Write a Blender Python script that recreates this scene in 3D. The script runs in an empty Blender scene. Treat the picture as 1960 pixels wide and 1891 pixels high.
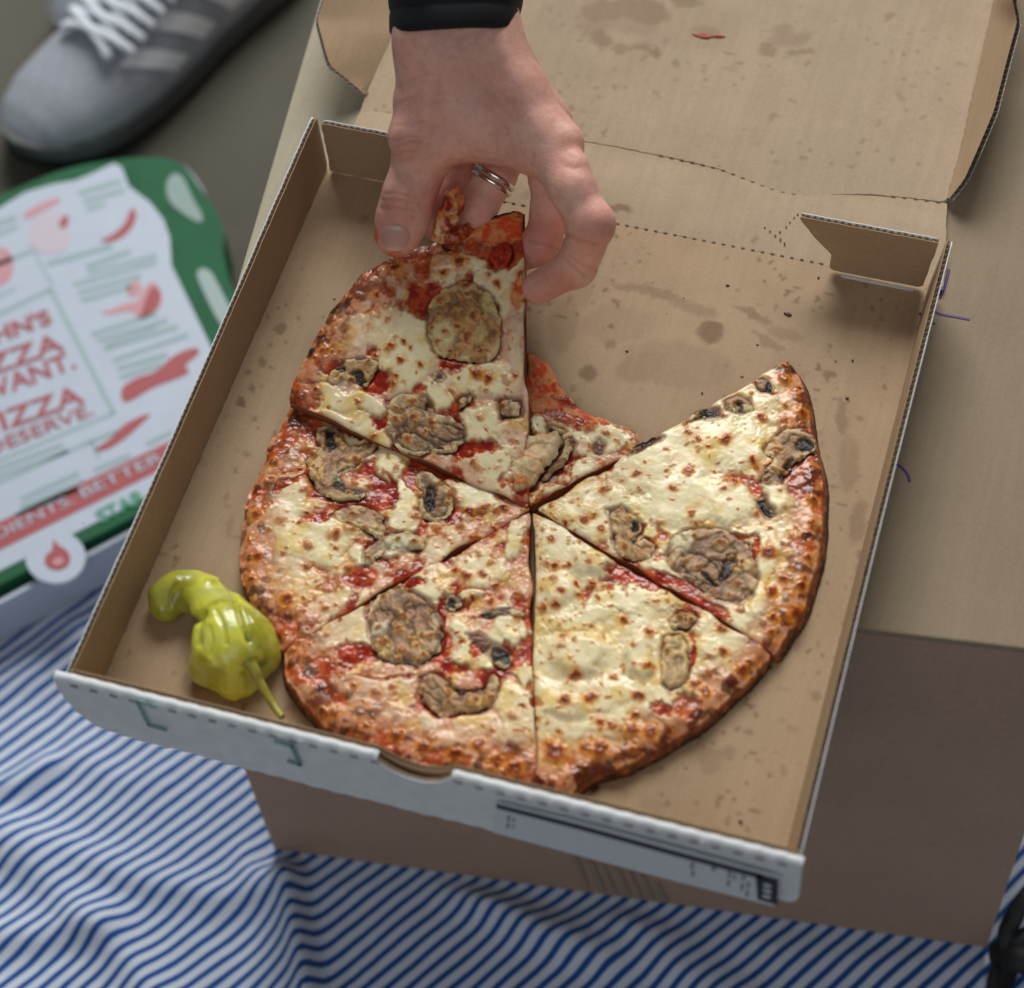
import bpy, bmesh, math, random
import numpy as np
from mathutils import Vector, Matrix
from mathutils.geometry import delaunay_2d_cdt

random.seed(7)
RNG = np.random.default_rng(11)
SC = bpy.context.scene
COL = SC.collection
ZG = -0.3652                      # the ground under the carton
# ------------------------------------------------------------------ camera
CAM_P = np.array([0.363286, -0.366783, 0.892506])
CAM_E = (0.562729, 0.059059, 0.291690)
CAM_F = 4308.02                   # focal length for a picture 1960 wide
cd = bpy.data.cameras.new('camera')
cam = bpy.data.objects.new('camera', cd)
COL.objects.link(cam)
cam.location = CAM_P
cam.rotation_euler = CAM_E
cd.sensor_fit = 'HORIZONTAL'
cd.sensor_width = 36.0
cd.lens = 36.0 * CAM_F / 1960.0
cd.clip_start = 0.02
cd.clip_end = 60.0
cd.dof.use_dof = True
cd.dof.focus_distance = 1.10
cd.dof.aperture_fstop = 5.6
SC.camera = cam
# ------------------------------------------------------------------ light
world = bpy.data.worlds.new('World')
SC.world = world
world.use_nodes = True
bg = world.node_tree.nodes['Background']
bg.inputs['Color'].default_value = (0.88, 0.94, 1.0, 1)
bg.inputs['Strength'].default_value = 0.125


def area(name, loc, aim, size, power, col):
    l = bpy.data.lights.new(name, 'AREA')
    l.shape = 'RECTANGLE'
    l.size, l.size_y = size
    l.energy = power
    l.color = col
    o = bpy.data.objects.new(name, l)
    COL.objects.link(o)
    o.location = loc
    d = Vector(aim) - Vector(loc)
    o.rotation_euler = d.to_track_quat('-Z', 'Y').to_euler()
    return o


area('window_light', (-0.40, 2.65, 2.10), (0.15, 0.15, 0.0), (1.9, 1.5), 110, (0.99, 0.985, 0.96))
area('front_fill', (0.5, -2.6, 2.6), (0.15, 0.1, -0.2), (2.6, 2.0), 22, (0.95, 0.97, 1.0))  # added unseen fill from the camera side, lifts the carton's front
SC.view_settings.view_transform = 'Standard'
SC.view_settings.look = 'None'
SC.view_settings.gamma = 1.0
SC.view_settings.exposure = 0.0
SC.cycles.max_bounces = 8
SC.cycles.use_denoising = True

# ------------------------------------------------------------------ maths
_R = np.array(cam.rotation_euler.to_matrix())


def ray(px, py):
    d = _R @ np.array([(px - 980.0) / CAM_F, -(py - 945.5) / CAM_F, -1.0])
    return d


def at(px, py, z):
    d = ray(px, py)
    return CAM_P + d * ((z - CAM_P[2]) / d[2])


def proj(X):
    c = (np.asarray(X) - CAM_P) @ _R
    return np.stack([980 + CAM_F * c[..., 0] / -c[..., 2], 945.5 - CAM_F * c[..., 1] / -c[..., 2]], -1)


def smooth(a, b, x):
    t = np.clip((x - a) / (b - a), 0, 1)
    return t * t * (3 - 2 * t)


def _hash(ix, iy, iz, seed):
    h = (ix.astype(np.int64) * 374761393 + iy.astype(np.int64) * 668265263 + iz.astype(np.int64) * 2147483647 + seed * 144665) & 0x7fffffff
    h = (h ^ (h >> 13)) * 1274126177 & 0x7fffffff
    h = (h ^ (h >> 16)) * 374761393 & 0x7fffffff
    return ((h ^ (h >> 15)) & 0xffff) / 65535.0


def vnoise(P, freq, seed=0):
    """value noise in [0,1]; P (...,2) or (...,3)"""
    P = np.asarray(P) * freq
    if P.shape[-1] == 2:
        i = np.floor(P).astype(np.int64)
        f = P - i
        f = f * f * f * (f * (f * 6 - 15) + 10)
        x, y = i[..., 0], i[..., 1]
        o = np.zeros_like(x) + 7
        a, b = _hash(x, y, o, seed), _hash(x + 1, y, o, seed)
        c, d = _hash(x, y + 1, o, seed), _hash(x + 1, y + 1, o, seed)
        u, v = f[..., 0], f[..., 1]
        return (a + (b - a) * u) * (1 - v) + (c + (d - c) * u) * v
    i = np.floor(P).astype(np.int64)
    f = P - i
    f = f * f * f * (f * (f * 6 - 15) + 10)
    r = 0
    for dx in (0, 1):
        wx = f[..., 0] if dx else 1 - f[..., 0]
        for dy in (0, 1):
            wy = f[..., 1] if dy else 1 - f[..., 1]
            for dz in (0, 1):
                wz = f[..., 2] if dz else 1 - f[..., 2]
                r = r + wx * wy * wz * _hash(i[..., 0] + dx, i[..., 1] + dy, i[..., 2] + dz, seed)
    return r


def fbm(P, freq, seed=0, oct=4, gain=0.5):
    a, s, t = 1.0, 0.0, 0.0
    for k in range(oct):
        s = s + a * vnoise(P, freq * 2 ** k * (1 + 0.03 * k), seed + 17 * k)
        t += a
        a *= gain
    return s / t


def lerp(a, b, t):
    return a + (b - a) * t


def mixc(c, col, m):
    return c + (np.array(col) - c) * np.clip(m, 0, 1)[..., None]


def srgb(r, g, b):
    v = np.array([r, g, b]) / 255.0
    return np.where(v <= 0.04045, v / 12.92, ((v + 0.055) / 1.055) ** 2.4)


# ------------------------------------------------------------------ mesh helpers
def mesh_obj(name, V, F, mat, parent=None, smooth_shade=True, col=None, rough=None, link=True):
    me = bpy.data.meshes.new(name)
    V = np.asarray(V, dtype=np.float32)
    if isinstance(F, np.ndarray):
        n, k = F.shape
        me.vertices.add(len(V))
        me.vertices.foreach_set('co', V.ravel())
        me.loops.add(n * k)
        me.loops.foreach_set('vertex_index', F.ravel().astype(np.int32))
        me.polygons.add(n)
        me.polygons.foreach_set('loop_start', (np.arange(n) * k).astype(np.int32))
        me.polygons.foreach_set('loop_total', np.full(n, k, dtype=np.int32))
        me.update(calc_edges=True)
        me.validate()
    else:
        me.from_pydata([tuple(map(float, v)) for v in V], [], [tuple(map(int, f)) for f in F])
        me.update()
    if smooth_shade:
        me.polygons.foreach_set('use_smooth', np.ones(len(me.polygons), dtype=bool))
    if col is not None:
        a = me.attributes.new('Col', 'FLOAT_COLOR', 'POINT')
        c4 = np.ones((len(V), 4), dtype=np.float32)
        c4[:, :3] = np.clip(col, 0, 1)
        a.data.foreach_set('color', c4.ravel())
    if rough is not None:
        a = me.attributes.new('Rough', 'FLOAT', 'POINT')
        a.data.foreach_set('value', np.asarray(rough, dtype=np.float32))
    if mat is not None:
        me.materials.append(mat)
    o = bpy.data.objects.new(name, me)
    if link:
        COL.objects.link(o)
    if parent is not None:
        o.parent = parent
    return o


def empty(name, loc, label, cat, group=None):
    o = bpy.data.objects.new(name, None)
    o.empty_display_size = 0.02
    COL.objects.link(o)
    o['label'] = label
    o['category'] = cat
    if group:
        o['group'] = group
    o['_at'] = [float(x) for x in loc]
    return o


def settle(o):
    """put the empty at its thing's base while its parts stay where they are"""
    loc = Vector(o['_at'])
    del o['_at']
    o.location = loc
    inv = Matrix.Translation(-loc)
    for c in o.children:
        c.matrix_parent_inverse = inv


def tag(o, label, cat, group=None):
    o['label'] = label
    o['category'] = cat
    if group:
        o['group'] = group
    return o


def resample(poly, step, closed=True):
    P = np.asarray(poly, float)
    if closed:
        P = np.vstack([P, P[:1]])
    d = np.r_[0, np.cumsum(np.linalg.norm(np.diff(P, axis=0), axis=1))]
    n = max(3, int(round(d[-1] / step)))
    s = np.linspace(0, d[-1], n + (0 if closed else 1), endpoint=not closed)
    return np.stack([np.interp(s, d, P[:, k]) for k in range(P.shape[1])], 1)


def chaikin(P, n=2, closed=True):
    P = np.asarray(P, float)
    for _ in range(n):
        Q = np.roll(P, -1, 0) if closed else P[1:]
        A = P if closed else P[:-1]
        R = np.empty((len(A) * 2, P.shape[1]))
        R[0::2] = 0.75 * A + 0.25 * Q
        R[1::2] = 0.25 * A + 0.75 * Q
        if not closed:
            R = np.vstack([P[:1], R, P[-1:]])
        P = R
    return P


def inside(poly, X):
    poly = np.asarray(poly)
    r = np.zeros(len(X), bool)
    n = len(poly)
    j = n - 1
    for i in range(n):
        a, b = poly[i], poly[j]
        c = (a[1] > X[:, 1]) != (b[1] > X[:, 1])
        with np.errstate(divide='ignore', invalid='ignore'):
            xx = (b[0] - a[0]) * (X[:, 1] - a[1]) / (b[1] - a[1]) + a[0]
        r ^= c & (X[:, 0] < xx)
        j = i
    return r


def seg_dist(poly, X, closed=True):
    poly = np.asarray(poly)
    d = np.full(len(X), 1e9)
    n = len(poly)
    for i in range(n if closed else n - 1):
        a, b = poly[i], poly[(i + 1) % n]
        ab = b - a
        t = np.clip(((X - a) @ ab) / max(ab @ ab, 1e-18), 0, 1)
        q = a + t[:, None] * ab
        d = np.minimum(d, np.hypot(*(X - q).T))
    return d


def patch(poly, h, test=None):
    """triangulated flat patch: boundary points every h, inner points on a hex grid.
    returns V (n,2), tris, number of boundary points (first in V), distance to the rim"""
    B = resample(poly, h) if test is None else np.asarray(poly)
    Q = B if test is None else np.asarray(test, float)
    lo, hi = B.min(0), B.max(0)
    ys = np.arange(lo[1], hi[1], h * 0.866)
    pts = []
    for k, y in enumerate(ys):
        xs = np.arange(lo[0] + (k % 2) * h / 2, hi[0], h)
        pts.append(np.stack([xs, np.full(len(xs), y)], 1))
    G = np.vstack(pts) if pts else np.zeros((0, 2))
    G = G[inside(Q, G)]
    dist = seg_dist(Q, G) if len(G) else np.zeros(0)
    keep = dist > 0.55 * h
    G, dist = G[keep], dist[keep]
    V = np.vstack([B, G])
    nb = len(B)
    s = 1.0 / h
    vs = [Vector((float(x), float(y))) for x, y in V * s]
    r = delaunay_2d_cdt(vs, [(i, (i + 1) % nb) for i in range(nb)], [list(range(nb))], 1, 1e-5)
    T = [tuple(f) for f in r[2] if len(f) == 3]
    if len(r[0]) == len(V):
        return V, np.array(T), nb, np.r_[np.zeros(nb), dist]
    V2 = np.array([tuple(v) for v in r[0]]) / s
    return V2, np.array(T), nb, seg_dist(B, V2)


def box_vf(x0, x1, y0, y1, z0, z1):
    V = [(x0, y0, z0), (x1, y0, z0), (x1, y1, z0), (x0, y1, z0), (x0, y0, z1), (x1, y0, z1), (x1, y1, z1), (x0, y1, z1)]
    F = [(0, 3, 2, 1), (4, 5, 6, 7), (0, 1, 5, 4), (1, 2, 6, 5), (2, 3, 7, 6), (3, 0, 4, 7)]
    return V, F


def tube(path, rad, n=10, cap=True, flat=1.0):
    """swept tube; flat squashes one axis"""
    P = np.asarray(path, float)
    rad = np.broadcast_to(np.asarray(rad, float), (len(P),))
    T = np.gradient(P, axis=0)
    T /= np.linalg.norm(T, axis=1)[:, None]
    up = np.array([0.0, 0.0, 1.0])
    V, F = [], []
    for i in range(len(P)):
        s = np.cross(T[i], up)
        if np.linalg.norm(s) < 1e-3:
            s = np.array([1.0, 0, 0])
        s /= np.linalg.norm(s)
        u = np.cross(s, T[i])
        for k in range(n):
            a = 2 * math.pi * k / n
            V.append(P[i] + rad[i] * (math.cos(a) * s + flat * math.sin(a) * u))
    for i in range(len(P) - 1):
        for k in range(n):
            F.append((i * n + k, i * n + (k + 1) % n, (i + 1) * n + (k + 1) % n, (i + 1) * n + k))
    if cap:
        F.append(tuple(range(n))[::-1])
        F.append(tuple(range((len(P) - 1) * n, len(P) * n)))
    return V, F


class Bag:
    """collects several pieces into one mesh"""

    def __init__(self):
        self.V, self.F = [], []

    def add(self, V, F):
        b = len(self.V)
        self.V += [tuple(map(float, v)) for v in V]
        self.F += [tuple(int(i) + b for i in f) for f in F]
        return self

    def build(self, name, mat, parent=None, smooth_shade=False):
        return mesh_obj(name, self.V, self.F, mat, parent, smooth_shade)


def surface_nets(D, h, org):
    """naive surface nets of a distance grid (inside negative)"""
    nx, ny, nz = D.shape
    S = D < 0
    corners = [(a, b, c) for a in (0, 1) for b in (0, 1) for c in (0, 1)]
    cnt = sum(S[a:nx - 1 + a, b:ny - 1 + b, c:nz - 1 + c].astype(np.int8) for a, b, c in corners)
    cells = np.argwhere((cnt > 0) & (cnt < 8))
    idx = -np.ones((nx - 1, ny - 1, nz - 1), dtype=np.int64)
    idx[tuple(cells.T)] = np.arange(len(cells))
    acc = np.zeros((len(cells), 3))
    num = np.zeros(len(cells))
    vals = {c: D[cells[:, 0] + c[0], cells[:, 1] + c[1], cells[:, 2] + c[2]] for c in corners}
    for c in corners:
        for ax in range(3):
            if c[ax]:
                continue
            e = list(c)
            e[ax] = 1
            e = tuple(e)
            v0, v1 = vals[c], vals[e]
            m = (v0 < 0) != (v1 < 0)
            t = np.where(m, v0 / np.where(m, v0 - v1, 1), 0)
            p = np.tile(np.array(c, float), (len(cells), 1))
            p[:, ax] += t
            acc[m] += p[m]
            num[m] += 1
    V = (cells + acc / num[:, None]) * h + org
    quads = []
    for ax in range(3):
        o1, o2 = [(1, 2), (2, 0), (0, 1)][ax]
        sl0 = [slice(1, -1)] * 3
        sl0[ax] = slice(0, -1)
        sl1 = list(sl0)
        sl1[ax] = slice(1, None)
        a, b = S[tuple(sl0)], S[tuple(sl1)]
        ed = np.argwhere(a != b)
        if not len(ed):
            continue
        flip = a[tuple(ed.T)]
        off = np.ones(3, int)
        off[ax] = 0
        base = ed + off
        d1 = np.zeros(3, int); d1[o1] = 1
        d2 = np.zeros(3, int); d2[o2] = 1
        q = np.stack([idx[tuple((base - d1 - d2).T)], idx[tuple((base - d2).T)], idx[tuple(base.T)], idx[tuple((base - d1).T)]], 1)
        q[~flip] = q[~flip][:, ::-1]
        quads.append(q)
    return V, np.vstack(quads)


def grid_axes(lo, hi, h):
    ax = [np.arange(lo[k], hi[k] + h, h, dtype=np.float32) for k in range(3)]
    return ax


def capsule(X, Y, Z, a, b, ra, rb):
    """distance to a tapered capsule (approximate round cone)"""
    a, b = np.asarray(a, np.float32), np.asarray(b, np.float32)
    ab = b - a
    L2 = float(ab @ ab) + 1e-12
    t = np.clip(((X - a[0]) * ab[0] + (Y - a[1]) * ab[1] + (Z - a[2]) * ab[2]) / L2, 0, 1)
    d = np.sqrt((X - a[0] - t * ab[0]) ** 2 + (Y - a[1] - t * ab[1]) ** 2 + (Z - a[2] - t * ab[2]) ** 2)
    return d - (ra + (rb - ra) * t)


def smin(a, b, k):
    h = np.clip(0.5 + 0.5 * (b - a) / k, 0, 1)
    return b + (a - b) * h - k * h * (1 - h)


# ------------------------------------------------------------------ materials
MATS = {}


def nmat(name):
    m = bpy.data.materials.new(name)
    m.use_nodes = True
    nt = m.node_tree
    b = nt.nodes['Principled BSDF']
    return m, nt, b


def add_bump(nt, b, scale, strength, dist=0.001, detail=4.0, coord='Object', kind='noise', stretch=None):
    tc = nt.nodes.new('ShaderNodeTexCoord')
    src = tc.outputs[coord]
    if stretch:
        mp = nt.nodes.new('ShaderNodeMapping')
        mp.inputs['Scale'].default_value = stretch
        nt.links.new(src, mp.inputs['Vector'])
        src = mp.outputs['Vector']
    if kind == 'noise':
        n = nt.nodes.new('ShaderNodeTexNoise')
        n.inputs['Detail'].default_value = detail
        out = n.outputs['Fac']
    else:
        n = nt.nodes.new('ShaderNodeTexVoronoi')
        out = n.outputs['Distance']
    n.inputs['Scale'].default_value = scale
    nt.links.new(src, n.inputs['Vector'])
    bp = nt.nodes.new('ShaderNodeBump')
    bp.inputs['Strength'].default_value = strength
    bp.inputs['Distance'].default_value = dist
    nt.links.new(out, bp.inputs['Height'])
    if b.inputs['Normal'].is_linked:
        nt.links.new(b.inputs['Normal'].links[0].from_socket, bp.inputs['Normal'])
    nt.links.new(bp.outputs['Normal'], b.inputs['Normal'])
    return n


def plain(name, c, rough=0.6, var=0.0, vscale=200, bump=0.0, bscale=900, sheen=0.0, metal=0.0, stretch=None):
    m, nt, b = nmat(name)
    c = tuple(float(x) for x in c)
    b.inputs['Base Color'].default_value = (*c, 1)
    b.inputs['Roughness'].default_value = rough
    b.inputs['Metallic'].default_value = metal
    if sheen:
        b.inputs['Sheen Weight'].default_value = sheen
    if var:
        tc = nt.nodes.new('ShaderNodeTexCoord')
        n = nt.nodes.new('ShaderNodeTexNoise')
        n.inputs['Scale'].default_value = vscale
        n.inputs['Detail'].default_value = 5
        src = tc.outputs['Object']
        if stretch:
            mp = nt.nodes.new('ShaderNodeMapping')
            mp.inputs['Scale'].default_value = stretch
            nt.links.new(src, mp.inputs['Vector'])
            src = mp.outputs['Vector']
        nt.links.new(src, n.inputs['Vector'])
        r = nt.nodes.new('ShaderNodeValToRGB')
        r.color_ramp.elements[0].position = 0.3
        r.color_ramp.elements[1].position = 0.7
        r.color_ramp.elements[0].color = (*[x * (1 - var) for x in c], 1)
        r.color_ramp.elements[1].color = (*[min(1, x * (1 + var)) for x in c], 1)
        nt.links.new(n.outputs['Fac'], r.inputs['Fac'])
        nt.links.new(r.outputs['Color'], b.inputs['Base Color'])
    if bump:
        add_bump(nt, b, bscale, bump, 0.0006, stretch=stretch)
    return m


def vcol(name, rough=0.5, sss=0.0, sss_rad=(0.003, 0.001, 0.0006), bump=0.0, bscale=1500, use_rough=False, spec=0.5, coat=0.0, bdist=0.0004, var=0.0, vscale=900):
    m, nt, b = nmat(name)
    a = nt.nodes.new('ShaderNodeAttribute')
    a.attribute_name = 'Col'
    src = a.outputs['Color']
    if var:
        tc = nt.nodes.new('ShaderNodeTexCoord')
        n = nt.nodes.new('ShaderNodeTexNoise')
        n.inputs['Scale'].default_value = vscale
        n.inputs['Detail'].default_value = 4
        nt.links.new(tc.outputs['Object'], n.inputs['Vector'])
        mr = nt.nodes.new('ShaderNodeMapRange')
        mr.inputs[1].default_value = 0.25
        mr.inputs[2].default_value = 0.75
        mr.inputs[3].default_value = 1 - var
        mr.inputs[4].default_value = 1 + var
        nt.links.new(n.outputs['Fac'], mr.inputs[0])
        mx = nt.nodes.new('ShaderNodeVectorMath')
        mx.operation = 'SCALE'
        nt.links.new(src, mx.inputs[0])
        nt.links.new(mr.outputs[0], mx.inputs['Scale'])
        src = mx.outputs[0]
    nt.links.new(src, b.inputs['Base Color'])
    b.inputs['Roughness'].default_value = rough
    b.inputs['Specular IOR Level'].default_value = spec
    if use_rough:
        a2 = nt.nodes.new('ShaderNodeAttribute')
        a2.attribute_name = 'Rough'
        nt.links.new(a2.outputs['Fac'], b.inputs['Roughness'])
    if sss:
        b.inputs['Subsurface Weight'].default_value = sss
        b.inputs['Subsurface Radius'].default_value = sss_rad
        b.inputs['Subsurface Scale'].default_value = 1.0
    if coat:
        b.inputs['Coat Weight'].default_value = coat
        b.inputs['Coat Roughness'].default_value = 0.15
    if bump:
        add_bump(nt, b, bscale, bump, bdist)
    return m
# ================================================================== setting
def cardboard(name, c, rib_axis='X', rib=0.045, rough=0.75):
    """kraft board: vertex colour (stains) times fibres and faint flute ribs"""
    m, nt, b = nmat(name)
    L, N = nt.links, nt.nodes
    tc = N.new('ShaderNodeTexCoord')
    n1 = N.new('ShaderNodeTexNoise'); n1.inputs['Scale'].default_value = 650; n1.inputs['Detail'].default_value = 6
    n2 = N.new('ShaderNodeTexNoise'); n2.inputs['Scale'].default_value = 18; n2.inputs['Detail'].default_value = 3
    mp = N.new('ShaderNodeMapping')
    mp.inputs['Scale'].default_value = (1, 0.06, 1) if rib_axis == 'X' else (0.06, 1, 1)
    n3 = N.new('ShaderNodeTexNoise'); n3.inputs['Scale'].default_value = 260; n3.inputs['Detail'].default_value = 2
    L.new(tc.outputs['Object'], n1.inputs['Vector']); L.new(tc.outputs['Object'], n2.inputs['Vector'])
    L.new(tc.outputs['Object'], mp.inputs['Vector']); L.new(mp.outputs['Vector'], n3.inputs['Vector'])
    add = N.new('ShaderNodeMath'); add.operation = 'MULTIPLY_ADD'
    L.new(n1.outputs['Fac'], add.inputs[0]); add.inputs[1].default_value = 0.30; add.inputs[2].default_value = 0.85 - 0.5 * 0.30 - 0.5 * 0.24 - 0.5 * rib * 4 + 0.15
    a2 = N.new('ShaderNodeMath'); a2.operation = 'MULTIPLY_ADD'
    L.new(n2.outputs['Fac'], a2.inputs[0]); a2.inputs[1].default_value = 0.24; L.new(add.outputs[0], a2.inputs[2])
    a3 = N.new('ShaderNodeMath'); a3.operation = 'MULTIPLY_ADD'
    L.new(n3.outputs['Fac'], a3.inputs[0]); a3.inputs[1].default_value = rib * 4; L.new(a2.outputs[0], a3.inputs[2])
    at_ = N.new('ShaderNodeAttribute'); at_.attribute_name = 'Col'
    sc = N.new('ShaderNodeVectorMath'); sc.operation = 'SCALE'
    if c is None:
        L.new(at_.outputs['Color'], sc.inputs[0])
    else:
        sc.inputs[0].default_value = tuple(float(x) for x in c)
    L.new(a3.outputs[0], sc.inputs['Scale'])
    L.new(sc.outputs[0], b.inputs['Base Color'])
    b.inputs['Roughness'].default_value = rough
    b.inputs['Specular IOR Level'].default_value = 0.25
    bp = N.new('ShaderNodeBump'); bp.inputs['Strength'].default_value = 0.25; bp.inputs['Distance'].default_value = 0.0006
    L.new(a3.outputs[0], bp.inputs['Height']); L.new(bp.outputs['Normal'], b.inputs['Normal'])
    return m


KRAFT = np.array([0.435, 0.305, 0.187])
M_KRAFT = cardboard('kraft_inside', KRAFT)
M_KRAFT_Y = cardboard('kraft_wall', KRAFT * 0.95, 'Y')
M_KRAFTV = cardboard('kraft_stained', None)
M_FLUTE = cardboard('kraft_flute', KRAFT * 1.15)
M_WHITE = plain('white_liner', (0.80, 0.83, 0.85), 0.55, 0.06, 120, 0.15, 700)
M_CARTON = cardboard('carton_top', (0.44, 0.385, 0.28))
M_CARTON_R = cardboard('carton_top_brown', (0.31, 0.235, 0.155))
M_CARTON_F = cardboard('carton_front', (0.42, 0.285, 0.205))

# ---- ground
m, nt, b = nmat('ground_concrete')
gt = nt.nodes.new('ShaderNodeTexCoord')
gn = nt.nodes.new('ShaderNodeTexNoise'); gn.inputs['Scale'].default_value = 5; gn.inputs['Detail'].default_value = 8
gr = nt.nodes.new('ShaderNodeValToRGB')
gr.color_ramp.elements[0].position = 0.35; gr.color_ramp.elements[0].color = (0.075, 0.068, 0.048, 1)
gr.color_ramp.elements[1].position = 0.68; gr.color_ramp.elements[1].color = (0.115, 0.105, 0.080, 1)
nt.links.new(gt.outputs['Object'], gn.inputs['Vector']); nt.links.new(gn.outputs['Fac'], gr.inputs['Fac']); nt.links.new(gr.outputs['Color'], b.inputs['Base Color'])
b.inputs['Roughness'].default_value = 0.8
add_bump(nt, b, 120, 0.3, 0.002)
gx = np.linspace(-6, 6, 25)
GV = [(x, y, ZG - 0.004 + 0.001 * math.sin(3 * x) * math.cos(2 * y)) for y in gx for x in gx]
GF = [(j * 25 + i, j * 25 + i + 1, (j + 1) * 25 + i + 1, (j + 1) * 25 + i) for j in range(24) for i in range(24)]
ground = mesh_obj('ground', GV, GF, m)
ground['kind'] = 'structure'

# ---- striped cloth
m, nt, b = nmat('striped_cotton')
L, N = nt.links, nt.nodes
ua = N.new('ShaderNodeAttribute'); ua.attribute_name = 'Rough'      # stripe phase, one unit per repeat
fr = N.new('ShaderNodeMath'); fr.operation = 'FRACT'; L.new(ua.outputs['Fac'], fr.inputs[0])
wob = N.new('ShaderNodeTexNoise'); wob.inputs['Scale'].default_value = 1400; wob.inputs['Detail'].default_value = 3
tcn = N.new('ShaderNodeTexCoord'); L.new(tcn.outputs['Object'], wob.inputs['Vector'])
ad = N.new('ShaderNodeMath'); ad.operation = 'MULTIPLY_ADD'; L.new(wob.outputs['Fac'], ad.inputs[0]); ad.inputs[1].default_value = 0.07; L.new(fr.outputs[0], ad.inputs[2])
rp = N.new('ShaderNodeValToRGB')
E_ = rp.color_ramp.elements
WHT, BLU = (0.64, 0.71, 0.82, 1), (0.002, 0.08, 0.33, 1)
E_[0].position = 0.0; E_[0].color = WHT
E_[1].position = 0.54; E_[1].color = WHT
for p_, c_ in ((0.57, BLU), (0.98, BLU), (1.0, WHT)):
    e = E_.new(p_); e.color = c_
L.new(ad.outputs[0], rp.inputs['Fac']); L.new(rp.outputs['Color'], b.inputs['Base Color'])
b.inputs['Roughness'].default_value = 0.9
b.inputs['Sheen Weight'].default_value = 0.15
add_bump(nt, b, 1800, 0.35, 0.0006)
M_CLOTH = m
nx_, ny_ = 460, 330
X0, X1, Y0, Y1 = -0.62, 0.86, -0.36, 0.34
gx, gy = np.meshgrid(np.linspace(X0, X1, nx_), np.linspace(Y0, Y1, ny_))
G2 = np.stack([gx.ravel(), gy.ravel()], 1)
px_ = proj(np.c_[G2, np.full(len(G2), ZG)])
d0 = at(300, 1560, ZG) - at(100, 1716, ZG)
d0 = d0[:2] / np.linalg.norm(d0[:2])
nrm = np.array([-d0[1], d0[0]])
pitch = 1.0 * abs((at(341, 1860, ZG) - at(300, 1860, ZG))[:2] @ nrm)
ph = G2 @ nrm / pitch
z = np.zeros(len(G2))


def ridge(pts, amp, w, skew=0.0):
    P = np.array([at(x, y, ZG)[:2] for x, y in pts])
    D = seg_dist(P, G2, closed=False)
    return amp * np.exp(-(D / w) ** 2)


z *= 1.0
z += ridge([(-40, 1610), (60, 1660), (150, 1740), (260, 1850), (330, 1960)], 0.010, 0.014)
z += ridge([(20, 1590), (150, 1640), (290, 1690), (430, 1720), (540, 1700)], 0.008, 0.012)
z += ridge([(-60, 1540), (30, 1505), (90, 1470)], 0.010, 0.010)
z += ridge([(150, 1450), (230, 1500), (300, 1490)], 0.004, 0.012)
z += ridge([(548, 1640), (562, 1740), (585, 1850), (600, 1960)], 0.018, 0.0075)
z += ridge([(500, 1660), (540, 1760), (560, 1900)], 0.010, 0.013)
z += ridge([(880, 1650), (930, 1720), (1040, 1800), (1150, 1830)], 0.009, 0.012)
z += ridge([(830, 1660), (960, 1760), (1080, 1790)], 0.005, 0.010)
z += ridge([(1200, 1760), (1300, 1850), (1420, 1930)], 0.007, 0.014)
z += ridge([(-60, 1800), (60, 1790), (200, 1770)], 0.008, 0.013)
z += ridge([(-60, 1330), (60, 1290), (150, 1220)], 0.006, 0.016)
z += 0.0045 * (fbm(G2, 16, 3, 3) - 0.4) + 0.0024 * fbm(G2, 60, 5, 3)
z *= 0.8
# flat where the carton and the closed box stand
CY_, CS_ = 0.121932, None
c0 = np.array([-0.003008, 0.092288])
ce, cg = np.array([math.cos(CY_), math.sin(CY_)]), np.array([-math.sin(CY_), math.cos(CY_)])
lu, lv = (G2 - c0) @ ce, (G2 - c0) @ cg
dout = np.maximum(np.maximum(-lu, lu - 0.4262), np.maximum(-lv, lv - 0.6))
z *= smooth(0.0, 0.02, dout)
z += -0.0016 + 0.0012 * smooth(0, 0.02, dout)
ph = ph + 0.8 * (fbm(G2, 3.2, 9, 2) - 0.5) + 0.16 * (fbm(G2, 25, 12, 2) - 0.5)
ph = ph - 20 * z
CV = np.c_[G2, ZG + z]
ii = np.arange(nx_ * ny_).reshape(ny_, nx_)
CF = np.stack([ii[:-1, :-1], ii[:-1, 1:], ii[1:, 1:], ii[1:, :-1]], -1).reshape(-1, 4)
keep = ~((px_[CF[:, 0], 1] < 1060) & (px_[CF[:, 0], 0] < 900))
cloth = mesh_obj('picnic_blanket', CV, CF[keep], M_CLOTH, None, True, rough=ph)
tag(cloth, 'blue and white striped cotton blanket with soft folds spread on the ground', 'blanket')

# ---- carton the pizza box stands on
carton = empty('cardboard_carton', (*c0, ZG), 'large plain brown cardboard carton under the open pizza box, used as a table', 'carton')
CW, CD, ZT = 0.4262, 0.60, -0.0036


def cw(u, v, z):
    p = c0 + ce * u + cg * v
    return (p[0], p[1], z)


def panel(name, us, vs, zs, mat, parent, bev=0.0012, n=(1, 1)):
    bm = bmesh.new()
    V, F = box_vf(us[0], us[1], vs[0], vs[1], zs[0], zs[1])
    vv = [bm.verts.new(v) for v in V]
    for f in F:
        bm.faces.new([vv[i] for i in f])
    bmesh.ops.bevel(bm, geom=bm.edges[:], offset=bev, segments=2, affect='EDGES', profile=0.6)
    me = bpy.data.meshes.new(name)
    bm.to_mesh(me); bm.free()
    for v in me.vertices:
        v.co = Vector(cw(v.co.x, v.co.y, v.co.z))
    me.materials.append(mat)
    o = bpy.data.objects.new(name, me)
    COL.objects.link(o)
    o.parent = parent
    return o


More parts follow.
